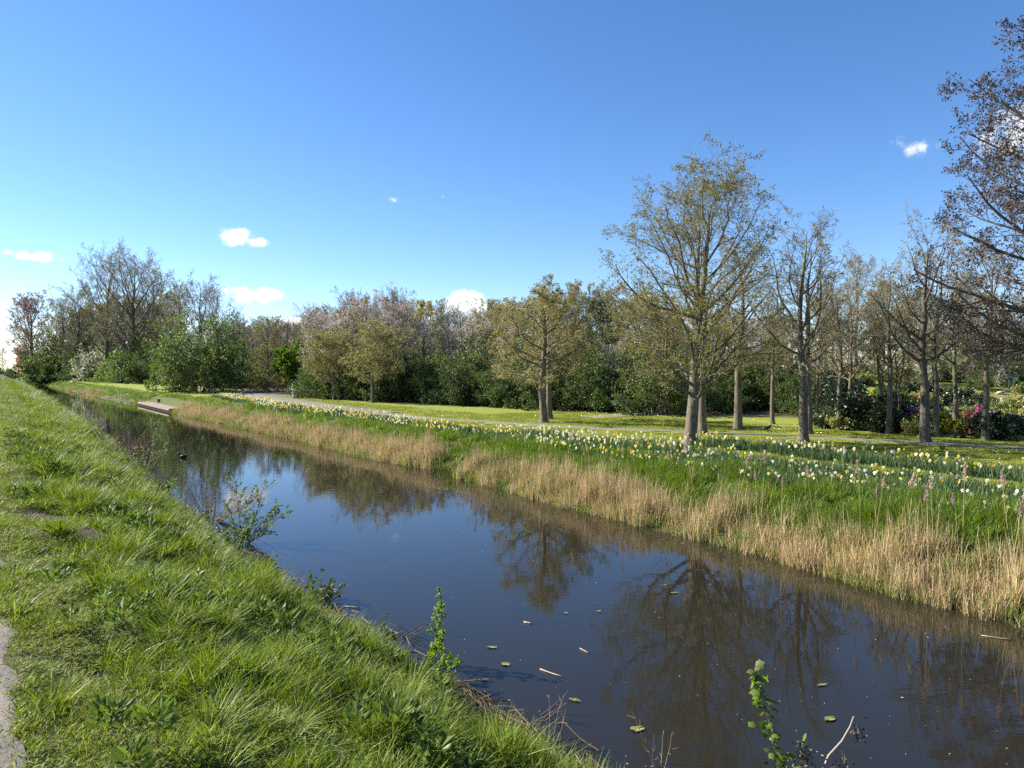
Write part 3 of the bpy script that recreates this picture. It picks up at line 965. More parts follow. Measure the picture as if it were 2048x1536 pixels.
x = 640.0
while x < 1230:
    d = edge(x) + R_.uniform(0, 1.6)
    X, Y, Z = at(x, d)
    place(dark[R_.randrange(3)], 'dark_shrub', 'dark green shrub in the front row of the wood edge behind the lawn', 'shrub', (X, Y, Z), R_.uniform(0, 6.28), R_.uniform(.62, .85), 'front shrubs of the wood edge')
    x += R_.uniform(26, 38)
x = 655.0
while x < 1230:
    d = edge(x) + R_.uniform(3, 6)
    X, Y, Z = at(x, d)
    place(R_.choice(dark + [light[0]]), 'wood_shrub', 'tall leafy shrub in the second row of the wood', 'shrub', (X, Y, Z), R_.uniform(0, 6.28), R_.uniform(.85, 1.15), 'back shrubs of the wood')
    x += R_.uniform(36, 52)
for x, dd, k, top in [(640, 8, 0, 640), (690, 6, 1, 640), (720, 7, 0, 618), (775, 6, 2, 612), (800, 8, 0, 625), (845, 9, 1, 655), (900, 10, 1, 665), (950, 8, 1, 645), (985, 9, 0, 660), (1030, 7, 2, 670), (1240, 6, 2, 690), (1215, 4, 2, 700)]:
    d = edge(x) + dd
    X, Y, Z = at(x, d)
    hh = CAM_Z + (738 - top) * d / FPX - Z
    place(bloss[k], 'blossom_tree', ('pale pink' if k != 1 else 'white') + ' blossoming tree in the wood behind the lawn', 'tree', (X, Y, Z), R_.uniform(0, 6.28), hh / 7, ('pink' if k != 1 else 'white') + ' blossom trees in the wood')
x = 470.0
while x < 1000:
    d = edge(x) + R_.uniform(12, 30)
    X, Y, Z = at(x, d)
    hh = CAM_Z + (738 - topz(x) + R_.uniform(-26, 26)) * d / FPX - Z
    if R_.random() < .28:
        place(olive[R_.randrange(2)], 'olive_tree', 'young-leaved olive tree deep in the wood among the bare trees', 'tree', (X, Y, Z), R_.uniform(0, 6.28), max(hh, 4) / 8.6, 'olive trees among the bare trees')
    else:
        place(bare[R_.randrange(4)], 'bare_tree', 'bare brown tree deep in the wood behind the lawn', 'tree', (X, Y, Z), R_.uniform(0, 6.28), max(hh, 4) / 8, 'bare trees of the wood')
    x += R_.uniform(9, 17)
x = 985.0
while x < 1340:
    d = edge(x) + R_.uniform(6, 16)
    X, Y, Z = at(x, d)
    hh = CAM_Z + (738 - topz(x) + R_.uniform(-28, 20)) * d / FPX - Z
    place(olive[R_.randrange(2)], 'olive_tree', 'young-leaved olive-green tree in the wood behind the broad lawn oak', 'tree', (X, Y, Z), R_.uniform(0, 6.28), max(hh, 4) / 8, 'olive trees of the wood')
    x += R_.uniform(17, 28)
# wood behind the tallest oak, up to the garden
for k in range(20):
    x = 1330 + k * 13.5 + R_.uniform(-6, 6)
    d = edge(x) + R_.uniform(4, 22)
    X, Y, Z = at(x, d)
    hh = CAM_Z + (738 - R_.uniform(630, 680)) * d / FPX - Z
    src, nm, lb, gr = R_.choice([(bare[0], 'bare_tree', 'bare thin tree in the wood behind the tallest oak', 'bare trees behind the tallest oak')] * 2 + [(olive[0], 'olive_tree', 'olive young-leaved tree in the wood behind the tallest oak', 'olive trees behind the tallest oak'), (bloss[1], 'blossom_tree', 'white blossoming tree in the wood behind the tallest oak', 'white blossom trees behind the tallest oak')])
    place(src, nm, lb, 'tree', (X, Y, Z), R_.uniform(0, 6.28), max(hh, 3.5) / (7 if nm == 'blossom_tree' else 8), gr)
for k in range(24):
    x = 1318 + k * 14 + R_.uniform(-6, 6)
    d = float(np.interp(x, [1300, 1420, 1560, 1680], [40, 33.5, 30.5, 29])) + R_.uniform(.2, 5)
    X, Y, Z = at(x, d)
    s_ = R_.uniform(.40, .62)
    ro = R_.random()
    if d < 33:
        place(ever if ro < .5 else dark[0], 'evergreen_shrub', 'low dark evergreen shrub along the lawn behind the oaks', 'shrub', (X, Y, Z), R_.uniform(0, 6.28), s_ * .8, 'evergreen shrubs along the lawn')
    else:
        place(R_.choice([dark[1], dark[2], light[1]]), 'wood_shrub', 'green shrub in the wood behind the tallest oak', 'shrub', (X, Y, Z), R_.uniform(0, 6.28), s_ * 1.25, 'shrubs behind the tallest oak')
X, Y, Z = at(1662, 31)
place(ever, 'evergreen_tree', 'slim dark evergreen behind the straight-trunked lawn oak', 'tree', (X, Y, Z), 0, (.75, .75, 1.05))
X, Y, Z = at(1312, 33.4)
place(dark[1], 'dark_shrub', 'arching dark shrub beside the small fence at the wood path', 'shrub', (X, Y, Z), 0, .8)
# dark depth of the wood behind the path
for k in range(9):
    X, Y, Z = at(1215 + k * 17, 46 + 2.5 * (k % 3))
    place(dark[k % 3], 'wood_shrub', 'shrub closing off the end of the pale wood path', 'shrub', (X, Y, Z), k, 1.0, 'shrubs at the end of the wood path')

# far wood between the shrub island and the centre wood, and behind the poplars
for k in range(22):
    x = 440 + k * 9.5
    d = R_.uniform(92, 120)
    X, Y, Z = at(x, d)
    hh = CAM_Z + (738 - R_.uniform(645, 668)) * d / FPX - Z
    place(bare[R_.randrange(4)], 'bare_tree', 'far bare tree in the dark row beyond the brown shrubs', 'tree', (X, Y, Z), R_.uniform(0, 6.28), hh / 8, 'far bare trees')
for k in range(14):
    x = 430 + k * 15
    X, Y, Z = at(x, R_.uniform(84, 92))
    place(R_.choice(dark), 'dark_shrub', 'far dark shrub below the far bare tree row', 'shrub', (X, Y, Z), R_.uniform(0, 6.28), R_.uniform(.9, 1.3), 'far dark shrubs')
for k in range(13):
    x = 125 + k * 18 + R_.uniform(-6, 6)
    d = float(np.interp(x, [90, 350], [140, 106])) + R_.uniform(4, 16)
    X, Y, Z = at(x, d)
    hh = CAM_Z + (738 - (R_.uniform(600, 640) + 35 * (k < 2))) * d / FPX - Z
    place(olive[k % 2], 'olive_tree', 'hazy young-leaved tree filling the wood under the tall poplars', 'tree', (X, Y, Z), R_.uniform(0, 6.28), hh / 8, 'trees under the tall poplars')
for k in range(17):
    x = 86 + k * 16.5 + R_.uniform(-5, 5)
    d = float(np.interp(x, [90, 350], [142, 96])) + R_.uniform(-3, 5)
    X, Y, Z = at(x, d)
    src = whitesh if k in (4, 6, 7) else R_.choice(light + [light[0], dark[0]])
    lb, gr = ('white-blossomed green shrub at the foot of the tall poplars', 'white shrubs under the poplars') if src is whitesh else ('green shrub at the foot of the tall poplars', 'green shrubs under the poplars')
    place(src, 'green_shrub', lb, 'shrub', (X, Y, Z), R_.uniform(0, 6.28), R_.uniform(1.5, 2.1) * d / 120, gr)
for k in range(14):
    x = -20 + k * 9.5 + R_.uniform(-3, 3)
    d = R_.uniform(225, 300)
    X, Y, Z = at(x, d)
    hh = CAM_Z + (738 - R_.uniform(703, 722)) * d / FPX - Z
    place(R_.choice([bare[0], bare[3], dark[0], light[0]]), 'distant_tree', 'small hazy distant tree at the far left horizon', 'tree', (X, Y, Z), R_.uniform(0, 6.28), hh / 6.5, 'distant trees at the left horizon')

# garden background on the right
for k in range(12):
    x = 1890 + k * 17
    X, Y, Z = at(x, 50 + R_.uniform(0, 8))
    place(R_.choice([whitesh, whitesh, light[0]]), 'flowering_shrub', 'pale white-flowering hedge shrub behind the garden on the right', 'shrub', (X, Y, Z), R_.uniform(0, 6.28), R_.uniform(.85, 1.2), 'pale hedge shrubs behind the garden')
for k in range(13):
    x = 1640 + k * 34 + R_.uniform(-12, 12)
    d = R_.uniform(40, 58)
    X, Y, Z = at(x, d)
    place(R_.choice([bare[0], bare[1], olive[0]]), 'garden_tree', 'open bare tree on the grassy rise behind the garden', 'tree', (X, Y, Z), R_.uniform(0, 6.28), R_.uniform(.55, .85), 'trees behind the garden')
for k in range(20):
    x = 1740 + k * 18 + R_.uniform(-6, 6)
    X, Y, Z = at(x, R_.uniform(36, 46))
    place(R_.choice([dark[0], light[0], light[1], whitesh]), 'garden_shrub', 'rounded shrub on the grassy rise behind the garden beds', 'shrub', (X, Y, Z), R_.uniform(0, 6.28), R_.uniform(.28, .5), 'shrubs on the garden rise')
for k in range(16):
    x = 1600 + k * 32
    d = R_.uniform(85, 110)
    X, Y, Z = at(x, d)
    place(R_.choice([bare[0], bare[1], light[1]]), 'distant_tree', 'far tree on the horizon beyond the garden rise', 'tree', (X, Y, Z), R_.uniform(0, 6.28), R_.uniform(.5, .8), 'far trees beyond the garden')

# ------------------------------------------------------------------ ground cover (uncountable: grass, reeds, litter)
def blades(mb, rng, n, rad_, h, w, lean, leanv, curve=.6, seg=3, mat=0, fan=0.0):
    a = rng.random(n) * 6.28
    q = np.sqrt(rng.random(n)) * rad_
    p0 = np.stack([np.cos(a) * q, np.sin(a) * q, np.full(n, -.02)], 1)
    hh = h * (.45 + .75 * rng.random(n))
    la = rng.normal(size=n) * leanv
    ld_ = np.stack([np.cos(la), np.sin(la), np.zeros(n)], 1)
    if fan:
        ld_ = unit(ld_ * (1 - fan) + fan * np.stack([np.cos(a), np.sin(a), np.zeros(n)], 1))
    lm = lean * (.4 + rng.random(n))
    f = np.linspace(0, 1, seg + 1)
    P = p0[:, None, :] + hh[:, None, None] * (f[None, :, None] * np.array([0, 0, 1.0]) * (1 - .25 * (lm[:, None, None] * f[None, :, None]) ** 1)
                                               + (lm[:, None] * ((1 - curve) * f + curve * f ** 2)[None, :])[..., None] * ld_[:, None, :])
    fa = rng.random(n) * 6.28
    sd = np.stack([np.cos(fa), np.sin(fa), np.zeros(n)], 1)
    ww = w * (.7 + .6 * rng.random(n))
    prof = np.concatenate([[.8, 1.0], np.linspace(.8, .15, seg - 1)])
    Lf = P - sd[:, None, :] * (ww[:, None] * prof[None, :])[..., None] / 2
    Rt = P + sd[:, None, :] * (ww[:, None] * prof[None, :])[..., None] / 2
    V = np.stack([Lf, Rt], 2).reshape(n, -1, 3)
    k = V.shape[1]
    F = np.concatenate([np.arange(n)[:, None] * k + np.array([[2 * j, 2 * j + 1, 2 * j + 3, 2 * j + 2]]) for j in range(seg)])
    mb.add(V, F, mat)


def source(name, me):
    return bpy.data.objects.new(name, me)


GN_COUNT = 0


def scatter(name, label, pts, rot, scl, idx_, sources, kind='stuff', parent=None):
    global GN_COUNT
    GN_COUNT += 1
    col = bpy.data.collections.new('source_%02d' % GN_COUNT)
    for k, s_ in enumerate(sources):
        s_.name = 'source_%02d_%02d' % (GN_COUNT, k)
        col.objects.link(s_)
    me = bpy.data.meshes.new(name)
    me.vertices.add(len(pts))
    me.vertices.foreach_set('co', np.asarray(pts, np.float32).ravel())
    for nm, tp, arr, key in (('rot', 'FLOAT_VECTOR', rot, 'vector'), ('scl', 'FLOAT_VECTOR', scl, 'vector'), ('idx', 'INT', idx_, 'value')):
        a = me.attributes.new(nm, tp, 'POINT')
        a.data.foreach_set(key, np.ascontiguousarray(arr, np.int32 if tp == 'INT' else np.float32).ravel())
    me.update()
    o = tag(obj(name, me, parent), label, None, None, kind)
    ng = bpy.data.node_groups.new('scatter_%02d' % GN_COUNT, 'GeometryNodeTree')
    ng.interface.new_socket('Geometry', in_out='INPUT', socket_type='NodeSocketGeometry')
    ng.interface.new_socket('Geometry', in_out='OUTPUT', socket_type='NodeSocketGeometry')
    n, l = ng.nodes, ng.links
    gi, go = n.new('NodeGroupInput'), n.new('NodeGroupOutput')
    ci = n.new('GeometryNodeCollectionInfo')
    ci.inputs['Collection'].default_value = col
    ci.inputs['Separate Children'].default_value = True
    ci.inputs['Reset Children'].default_value = True
    ip = n.new('GeometryNodeInstanceOnPoints')
    ip.inputs['Pick Instance'].default_value = True

    def named(nm, tp):
        a = n.new('GeometryNodeInputNamedAttribute')
        a.data_type = tp
        a.inputs['Name'].default_value = nm
        return a.outputs['Attribute']
    e2r = n.new('FunctionNodeEulerToRotation')
    l.new(named('rot', 'FLOAT_VECTOR'), e2r.inputs[0])
    l.new(gi.outputs[0], ip.inputs['Points'])
    l.new(ci.outputs[0], ip.inputs['Instance'])
    l.new(named('idx', 'INT'), ip.inputs['Instance Index'])
    l.new(e2r.outputs[0], ip.inputs['Rotation'])
    l.new(named('scl', 'FLOAT_VECTOR'), ip.inputs['Scale'])
    l.new(ip.outputs[0], go.inputs[0])
    md = o.modifiers.new('scatter', 'NODES')
    md.node_group = ng
    return o


def in_view(X, Y, m=2.4, back=1.2):
    return (Y > back) & (np.abs(X) < Y * (1024 / FPX) * 1.0 + m)


def fbm(X, Y, k=1.0, seed=0):
    r = np.random.default_rng(seed)
    v = 0
    for j in range(5):
        a = r.random(4) * 6.28
        f = k * 1.9 ** j
        th = r.random() * 6.28
        v = v + .62 ** j * np.sin(f * (X * math.cos(th) + Y * math.sin(th)) + a[0] + 1.5 * np.sin(f * .7 * (Y * math.cos(th) - X * math.sin(th)) + a[1]))
    return v / 2.2


def pts_on(X, Y, dz=0.0):
    return np.stack([X, Y, np.maximum(terrain(X, Y), -.05) + dz], 1)


def band(rng, s0, s1, dens, tlo, thi):
    """random points with s in s0..s1 and t - tref between tlo and thi; tref applied by the caller"""
    n = int((s1 - s0) * (thi - tlo) * dens)
    return s0 + (s1 - s0) * rng.random(n), tlo + (thi - tlo) * rng.random(n)


g = np.random.default_rng(101)
# --- near bank grass
tuft_src = []
for k in range(5):
    mb = MB()
    blades(mb, g, 30, .09, .19, .0068, .48, 1.2, seg=4, fan=.35)
    tuft_src.append(source('t', mb.mesh('grass_tuft', M['grass'])))
for k in range(3):
    mb = MB()
    blades(mb, g, 38, .10, .080, .0062, .55, 2.5, seg=3, fan=.4)
    tuft_src.append(source('t', mb.mesh('short_tuft', M['grass_short'])))
for k in range(2):      # coarse bright tussocks
    mb = MB()
    blades(mb, g, 44, .05, .25, .0080, .8, 1.5, seg=4, fan=.8)
    tuft_src.append(source('t', mb.mesh('tussock', M['grass'])))
PX, PY, SC, ID, UPS = [], [], [], [], []
for (s0, s1, dens, big_) in ((1.0, 7, 420, 1.0), (7, 13, 230, 1.25), (13, 24, 110, 1.6), (24, 50, 45, 2.2), (50, 150, 12, 3.6)):
    s, dt = band(g, s0, s1, dens, -.06, 4.9)
    tn = t_near(s)
    X, Y = xy(s, tn - dt)
    ok = in_view(X, Y) & (tn - dt > np.interp(s, [2, 3.6, 7, 12, 30, 80], [.02, .02, -.02, -.16, -.32, -.4]))
    X, Y, dt, s = X[ok], Y[ok], dt[ok], s[ok]
    p = .6 * fbm(X, Y, 2.6, 1) + .7 * fbm(X, Y, 6.5, 2)
    for (mx_, my_, k) in MOLE:
        q = np.hypot(X - mx_, Y - my_) > k * (.75 + .5 * g.random(len(X)))
        X, Y, dt, p, s = X[q], Y[q], dt[q], p[q], s[q]
    up = smooth(dt, 2.0, 3.0)                       # towards the path: short grass
    thin = g.random(len(X)) < (1 - .35 * (p < -.35) - .45 * smooth(dt, 2.95, 3.35) - .25 * (p < -.65))
    X, Y, dt, p, up = X[thin], Y[thin], dt[thin], p[thin], up[thin]
    short = g.random(len(X)) < np.clip(up * .95 + .18 - .35 * p, .04, 1)
    tus = (~short) & (g.random(len(X)) < .10 + .25 * (p > .3))
    idd = np.where(short, 5 + g.integers(0, 3, len(X)), np.where(tus, 8 + g.integers(0, 2, len(X)), g.integers(0, 5, len(X))))
    hgt = (.58 + 1.25 * p.clip(-.45, 1.1) + .45 * g.random(len(X))) * (1 - .45 * up) * (1 + .15 * (1 - smooth(dt, .5, 1.8))) * (.45 + .55 * smooth(dt, .0, .5))
    hgt = np.clip(hgt * .70, .2, 1.5)
    UPS.append(smooth(dt, .7, 1.8))
    PX.append(X)
    PY.append(Y)
    ID.append(idd)
    SC.append(np.stack([np.full(len(X), big_), np.full(len(X), big_), hgt * (big_ ** .35)], 1))
X, Y, ID, SC = np.concatenate(PX), np.concatenate(PY), np.concatenate(ID), np.concatenate(SC)
n_ = len(X)
UPS = np.concatenate(UPS)
rot = np.stack([g.normal(size=n_) * .14, g.normal(size=n_) * .14 + .08, -.15 + g.normal(size=n_) * (.7 + 1.6 * UPS) + 1.1 * fbm(X, Y, 2.4, 8)], 1)
scatter('bank_grass', 'windblown green grass on the near bank', pts_on(X, Y), rot, SC, ID, tuft_src)

# --- broad-leaved weeds in the near grass
wm = []
for k in range(3):
    mb = MB()
    m_ = 26
    a = g.random(m_) * 6.28
    d = np.stack([np.cos(a), np.sin(a), .5 + .8 * g.random(m_)], 1)
    p0 = np.stack([np.cos(a) * .03, np.sin(a) * .03, .03 + .10 * g.random(m_)], 1)
    leaves(mb, p0, d, .075 * (.5 + .9 * g.random(m_)), .014, g)
    wm.append(source('w', mb.mesh('weed', M['green_mid'])))
s, dt = band(g, 2, 22, 16, .1, 3.0)
X, Y = xy(s, t_near(s) - dt)
q = fbm(X, Y, 1.9, 17) > .12
X, Y = X[q], Y[q]
n_ = len(X)
scatter('bank_weeds', 'low broad-leaved weeds among the near bank grass', pts_on(X, Y, .05), np.stack([np.zeros(n_), np.zeros(n_), g.random(n_) * 6.28], 1), np.repeat((.6 + .7 * g.random(n_))[:, None], 3, 1), g.integers(0, 3, n_), wm)

# --- far bank: lush grass behind the reeds
lush = []
for k in range(4):
    mb = MB()
    blades(mb, g, 40, .16, .30, .009, .5, 1.2, seg=3)
    lush.append(source('l', mb.mesh('lush_tuft', M['grass_lush'])))
PX, PY, SC = [], [], []
for (s0, s1, dens, b_) in ((-4, 14, 75, 1.0), (14, 30, 45, 1.25), (30, 70, 18, 1.7), (70, 160, 5, 3.0)):
    s, dt = band(g, s0, s1, dens, -.05, 2.9)
    tf = t_far(s)
    X, Y = xy(s, tf + dt)
    p = fbm(X, Y, 1.6, 3)
    ok = in_view(X, Y, 3) & (g.random(len(X)) < np.where(dt < .5, .45, 1 - .6 * smooth(dt, 2.2, 2.9)) * np.clip(.75 + .5 * p, .2, 1)) & (dt < np.interp(s, [0, 14, 24, 40, 60], [2.6, 2.3, 2.0, 2.1, 2.6]))
    ok &= ~((s > 53.5) & (s < 67.5) & (dt < 1.6))
    X, Y, p, dt, s = X[ok], Y[ok], p[ok], dt[ok], s[ok]
    hh = (.62 + .35 * p + .45 * g.random(len(X))) * np.where(s > 45, .6, 1)
    PX.append(X)
    PY.append(Y)
    SC.append(np.stack([np.full(len(X), b_), np.full(len(X), b_), np.clip(hh, .3, 1.5)], 1))
X, Y, SC = np.concatenate(PX), np.concatenate(PY), np.concatenate(SC)
n_ = len(X)
scatter('lush_grass', 'bright lush grass on the far bank behind the reeds', pts_on(X, Y), np.stack([g.normal(size=n_) * .12, g.normal(size=n_) * .12, g.random(n_) * 6.28], 1), SC, g.integers(0, 4, n_), lush)

# --- lawn blades near the daffodils, with daisies
lw = []
for k in range(3):
    mb = MB()
    blades(mb, g, 60, .26, .055, .010, .7, 2.5, seg=2)
    lw.append(source('l', mb.mesh('lawn_tuft', M['lawn_blade'])))
PX, PY, SC = [], [], []
for (s0, s1, t0, t1, dens, b_) in ((-3, 28, 1.8, 13, 22, 1.0), (28, 60, 1.8, 8, 9, 1.6)):
    s, dt = band(g, s0, s1, dens, t0, t1)
    X, Y = xy(s, t_far(s) + dt)
    ok = in_view(X, Y, 2.4) & (beyond_edge(X, Y) < 0)
    for pp, w_ in ((PARK, .62), (PARK2, 1.28)):
        ok &= pl_dist(X, Y, pp) > w_
    PX.append(X[ok])
    PY.append(Y[ok])
    SC.append(np.full(ok.sum(), b_))
X, Y, SC = np.concatenate(PX), np.concatenate(PY), np.concatenate(SC)
n_ = len(X)
scatter('lawn_grass', 'short mown yellow-green grass of the lawn', pts_on(X, Y), np.stack([np.zeros(n_), np.zeros(n_), g.random(n_) * 6.28], 1), np.stack([SC, SC, .6 + .8 * g.random(n_)], 1), g.integers(0, 3, n_), lw)


def disc(mb, r, z, m=6, mat=0):
    a = np.arange(m) / m * 6.2832
    mb.add(np.stack([np.cos(a) * r, np.sin(a) * r, np.full(m, z)], 1), np.arange(m)[None, :], mat)


ds = []
for mt in ('daisy', 'dandelion'):
    mb = MB()
    disc(mb, .016, .055, 7)
    ds.append(source('d', mb.mesh(mt, M[mt])))
s, dt = band(g, -3, 34, 9, 3.0, 14)
X, Y = xy(s, t_far(s) + dt)
ok = in_view(X, Y, 2.4) & (beyond_edge(X, Y) < -.5) & (pl_dist(X, Y, PARK) > .7) & (fbm(X, Y, .8, 21) + .5 * smooth(14 - s, 0, 6) > .1)
X, Y = X[ok], Y[ok]
n_ = len(X)
scatter('lawn_daisies', 'tiny daisies and dandelions dotted over the lawn', pts_on(X, Y, .01), np.stack([g.normal(size=n_) * .4, g.normal(size=n_) * .4, np.zeros(n_)], 1), np.repeat((.8 + .8 * g.random(n_))[:, None], 3, 1), (g.random(n_) < .55).astype(int), ds)

# --- daffodils: leaf tufts, the mass of flowers, and the largest flowers as single plants
dl = []
for k in range(4):
    mb = MB()
    blades(mb, g, 22, .13, .25, .014, .28, 3, seg=3)
    dl.append(source('d', mb.mesh('daffodil_leaves', M['daff_leaf'])))


def daff_mask(s, dt, X, Y):
    """where daffodils grow on the far bank"""
    nzz = .35 * fbm(X, Y, 1.1, 31)
    t0 = np.interp(s, [-5, 5, 8, 15, 20, 30, 42, 55], [2.2, 2.0, 1.65, 1.6, 1.3, 1.3, 2.0, 3.2])
    t1 = np.interp(s, [-5, 5, 9, 14, 16, 19, 23, 33, 42, 55], [4.0, 3.9, 3.8, 4.4, 3.7, 2.9, 2.7, 3.1, 3.3, 4.3])
    m1 = (dt > t0 + nzz) & (dt < t1 + nzz) & (s < 57)
    m2 = (dt > 5.2 + nzz * .5) & (dt < 6.3 + nzz * .5) & (s < 13.5)
    hole = s < -90
    return (m1 & ~hole) | m2


PX, PY, SC = [], [], []
for (s0, s1, dens, b_) in ((-4, 12, 46, 1.0), (12, 28, 36, 1.1), (28, 58, 20, 1.35)):
    s, dt = band(g, s0, s1, dens, 1.8, 8.8)
    X, Y = xy(s, t_far(s) + dt)
    ok = in_view(X, Y, 2.4) & daff_mask(s, dt, X, Y) & (fbm(X, Y, 2.2, 33) > -.75) & (pl_dist(X, Y, PARK) > .7) & (pl_dist(X, Y, PARK2) > 1.4)
    PX.append(X[ok])
    PY.append(Y[ok])
    SC.append(np.full(ok.sum(), b_))
X, Y, SC = np.concatenate(PX), np.concatenate(PY), np.concatenate(SC)
n_ = len(X)
scatter('daffodil_leaf_bed', 'blue-green daffodil leaves in drifts on the far bank', pts_on(X, Y), np.stack([g.normal(size=n_) * .06, g.normal(size=n_) * .06, g.random(n_) * 6.28], 1), np.stack([SC, SC, .75 + .5 * g.random(n_)], 1), g.integers(0, 4, n_), dl)


def flower_parts(kind, seed):
    r = np.random.default_rng(seed)
    pm, cm = {'yellow': ('daff_yellow', 'daff_cup'), 'white': ('daff_white', 'daff_cream'), 'cream': ('daff_cream', 'daff_yellow')}[kind]
    hgt = .29
    f = np.linspace(0, 1, 5)
    P = np.stack([.05 * f ** 2, np.zeros(5), hgt * f], 1)[None]
    mb = MB()
    tubes(mb, P, np.full((1, 5), .0045), 4)
    stem = mb.mesh('daffodil_stem', M['daff_leaf'], True)
    c = P[0, -1] + np.array([.012, 0, .0])
    ax = unit(np.array([.9, 0, .25]))
    e1, e2 = np.array([0, 1.0, 0]), np.cross(ax, [0, 1.0, 0])
    mb = MB()
    for k in range(6):
        a = k / 6 * 6.283 + .1 * r.normal()
        d = math.cos(a) * e1 + math.sin(a) * e2
        sd = -math.sin(a) * e1 + math.cos(a) * e2
        mb.add([c, c + .022 * d + .017 * sd + .004 * ax, c + .046 * d, c + .022 * d - .017 * sd + .004 * ax], np.array([[0, 1, 2, 3]]))
    pet = mb.mesh('daffodil_petals', M[pm])
    mb = MB()
    Pc = np.stack([c + ax * q for q in (0, .014, .028)])[None]
    tubes(mb, Pc, np.array([[.009, .011, .016]]), 7)
    cup = mb.mesh('daffodil_cup', M[cm], True)
    mb = MB()
    blades(mb, r, 5, .03, .27, .013, .3, 3, seg=3)
    lf = mb.mesh('daffodil_own_leaves', M['daff_leaf'])
    return dict(stem=stem, petals=pet, trumpet=cup, leaves=lf)


FL = {k: flower_parts(k, i) for i, k in enumerate(('yellow', 'white', 'cream'))}


def flower_mesh(kind):
    p = FL[kind]
    bm_me = bpy.data.meshes.new('daffodil_head')
    import bmesh
    bm = bmesh.new()
    mats = []
    for q in ('petals', 'trumpet'):
        n0 = len(bm.faces)
        bm.from_mesh(p[q])
        bm.faces.ensure_lookup_table()
        for fc in bm.faces[n0:]:
            fc.material_index = len(mats)
        mats.append(p[q].materials[0])
    bm.to_mesh(bm_me)
    bm.free()
    for m_ in mats:
        bm_me.materials.append(m_)
    return bm_me


heads = [source('h', flower_mesh(k)) for k in ('yellow', 'white', 'cream')]
s, dt = band(g, -4, 57, 44, 1.8, 8.8)
X, Y = xy(s, t_far(s) + dt)
clus = fbm(X, Y, 1.7, 37)
ok = in_view(X, Y, 1.5) & daff_mask(s, dt, X, Y) & (g.random(len(X)) < np.clip((.36 + .5 * clus + .25 * smooth(s, 8, 24)), .03, .95)) & (pl_dist(X, Y, PARK) > .7) & (pl_dist(X, Y, PARK2) > 1.4)
X, Y = X[ok], Y[ok]
kind_i = np.where(fbm(X, Y, .9, 39) + .6 * g.normal(size=len(X)) > .55, 0, np.where(g.random(len(X)) < .6, 1, 2))
face = -2.1 + g.normal(size=len(X)) * 1.1       # daffodils turn to the light and every which way
order = np.argsort(np.hypot(X, Y))
near_i, far_i = order[:300], order[300:]
n_ = len(far_i)
P_ = pts_on(X[far_i], Y[far_i], .0)
scatter('daffodil_flowers', 'mass of white, cream and yellow daffodil flowers on the far bank', P_, np.stack([np.zeros(n_), np.zeros(n_), face[far_i]], 1), np.stack([np.full(n_, .82), np.full(n_, .82), .8 + .35 * g.random(n_)], 1), kind_i[far_i], heads)
DN = ('yellow', 'white', 'cream')
for i in near_i:
    k = DN[kind_i[i]]
    t_ = thing('daffodil', k + ' daffodil in flower at the near right end of the drifts', 'daffodil', (X[i], Y[i], float(terrain(X[i], Y[i]))), float(face[i]), k + ' daffodils nearest the canal', float(.62 + .26 * g.random()))
    obj('leaves', FL[k]['leaves'], t_)
    st_ = obj('stem', FL[k]['stem'], t_)
    obj('petals', FL[k]['petals'], st_)
    obj('trumpet', FL[k]['trumpet'], st_)

# --- reeds
rd = []
for k in range(6):
    mb = MB()
    blades(mb, g, 13, .20, .62, .0085, .10, 3, seg=3, curve=.5)
    blades(mb, g, 26, .20, .44, .0080, .34, 3, seg=3)
    if k < 3:
        blades(mb, g, 12, .20, .34, .010, .25, 3, seg=2, mat=1)
    rd.append(source('r', mb.mesh('reed_tuft', [M['reed'], M['reed_green']])))
for k in range(2):
    mb = MB()
    blades(mb, g, 30, .2, .36, .010, .3, 3, seg=3, mat=0)
    rd.append(source('r', mb.mesh('reed_shoots', [M['reed_green']])))
PX, PY, SC, ID = [], [], [], []
for (s0, s1, dens, b_) in ((-4, 12, 80, .9), (12, 26, 56, 1.0), (26, 54, 30, 1.2), (67, 120, 5, 2.4)):
    s, dt = band(g, s0, s1, dens, -.22, 1.55)
    X, Y = xy(s, t_far(s) + dt)
    dn = .55 + .5 * fbm(X * .6, Y * .6, 1.3, 41)
    keep = np.clip((1.1 - smooth(dt, .25, 1.2) * 1.07) * (.35 + dn), 0, 1)
    keep = keep * np.interp(s, [0, 9, 13], [.95, 1, 1]) * np.where((s > 17.2) & (s < 19.4), .12, 1) * np.where(s > 67, np.clip(fbm(s, dt * .1, .25, 5) * 2, 0, 1), 1)
    ok = in_view(X, Y, 2) & (g.random(len(X)) < keep)
    X, Y, dt, s, dn = X[ok], Y[ok], dt[ok], s[ok], dn[ok]
    sh = (g.random(len(X)) < np.where(dt < .15, .5, .24))
    PX.append(X)
    PY.append(Y)
    ID.append(np.where(sh, 6 + g.integers(0, 2, len(X)), g.integers(0, 6, len(X))))
    hh = np.where(sh, .9, 1.0) * (.70 + .30 * dn + .45 * g.random(len(X))) * np.interp(s, [0, 7, 11, 18, 40, 60], [.86, .86, .90, 1.0, .95, .9]) * (.8 + .5 * fbm(X, Y, 3.1, 47))
    SC.append(np.stack([np.full(len(X), b_), np.full(len(X), b_), hh], 1))
X, Y, ID, SC = np.concatenate(PX), np.concatenate(PY), np.concatenate(ID), np.concatenate(SC)
n_ = len(X)
scatter('reed_bed', 'dry tan reeds with green shoots along the far waterline', pts_on(X, Y), np.stack([g.normal(size=n_) * .10, g.normal(size=n_) * .10, g.random(n_) * 6.28], 1), SC, ID, rd)

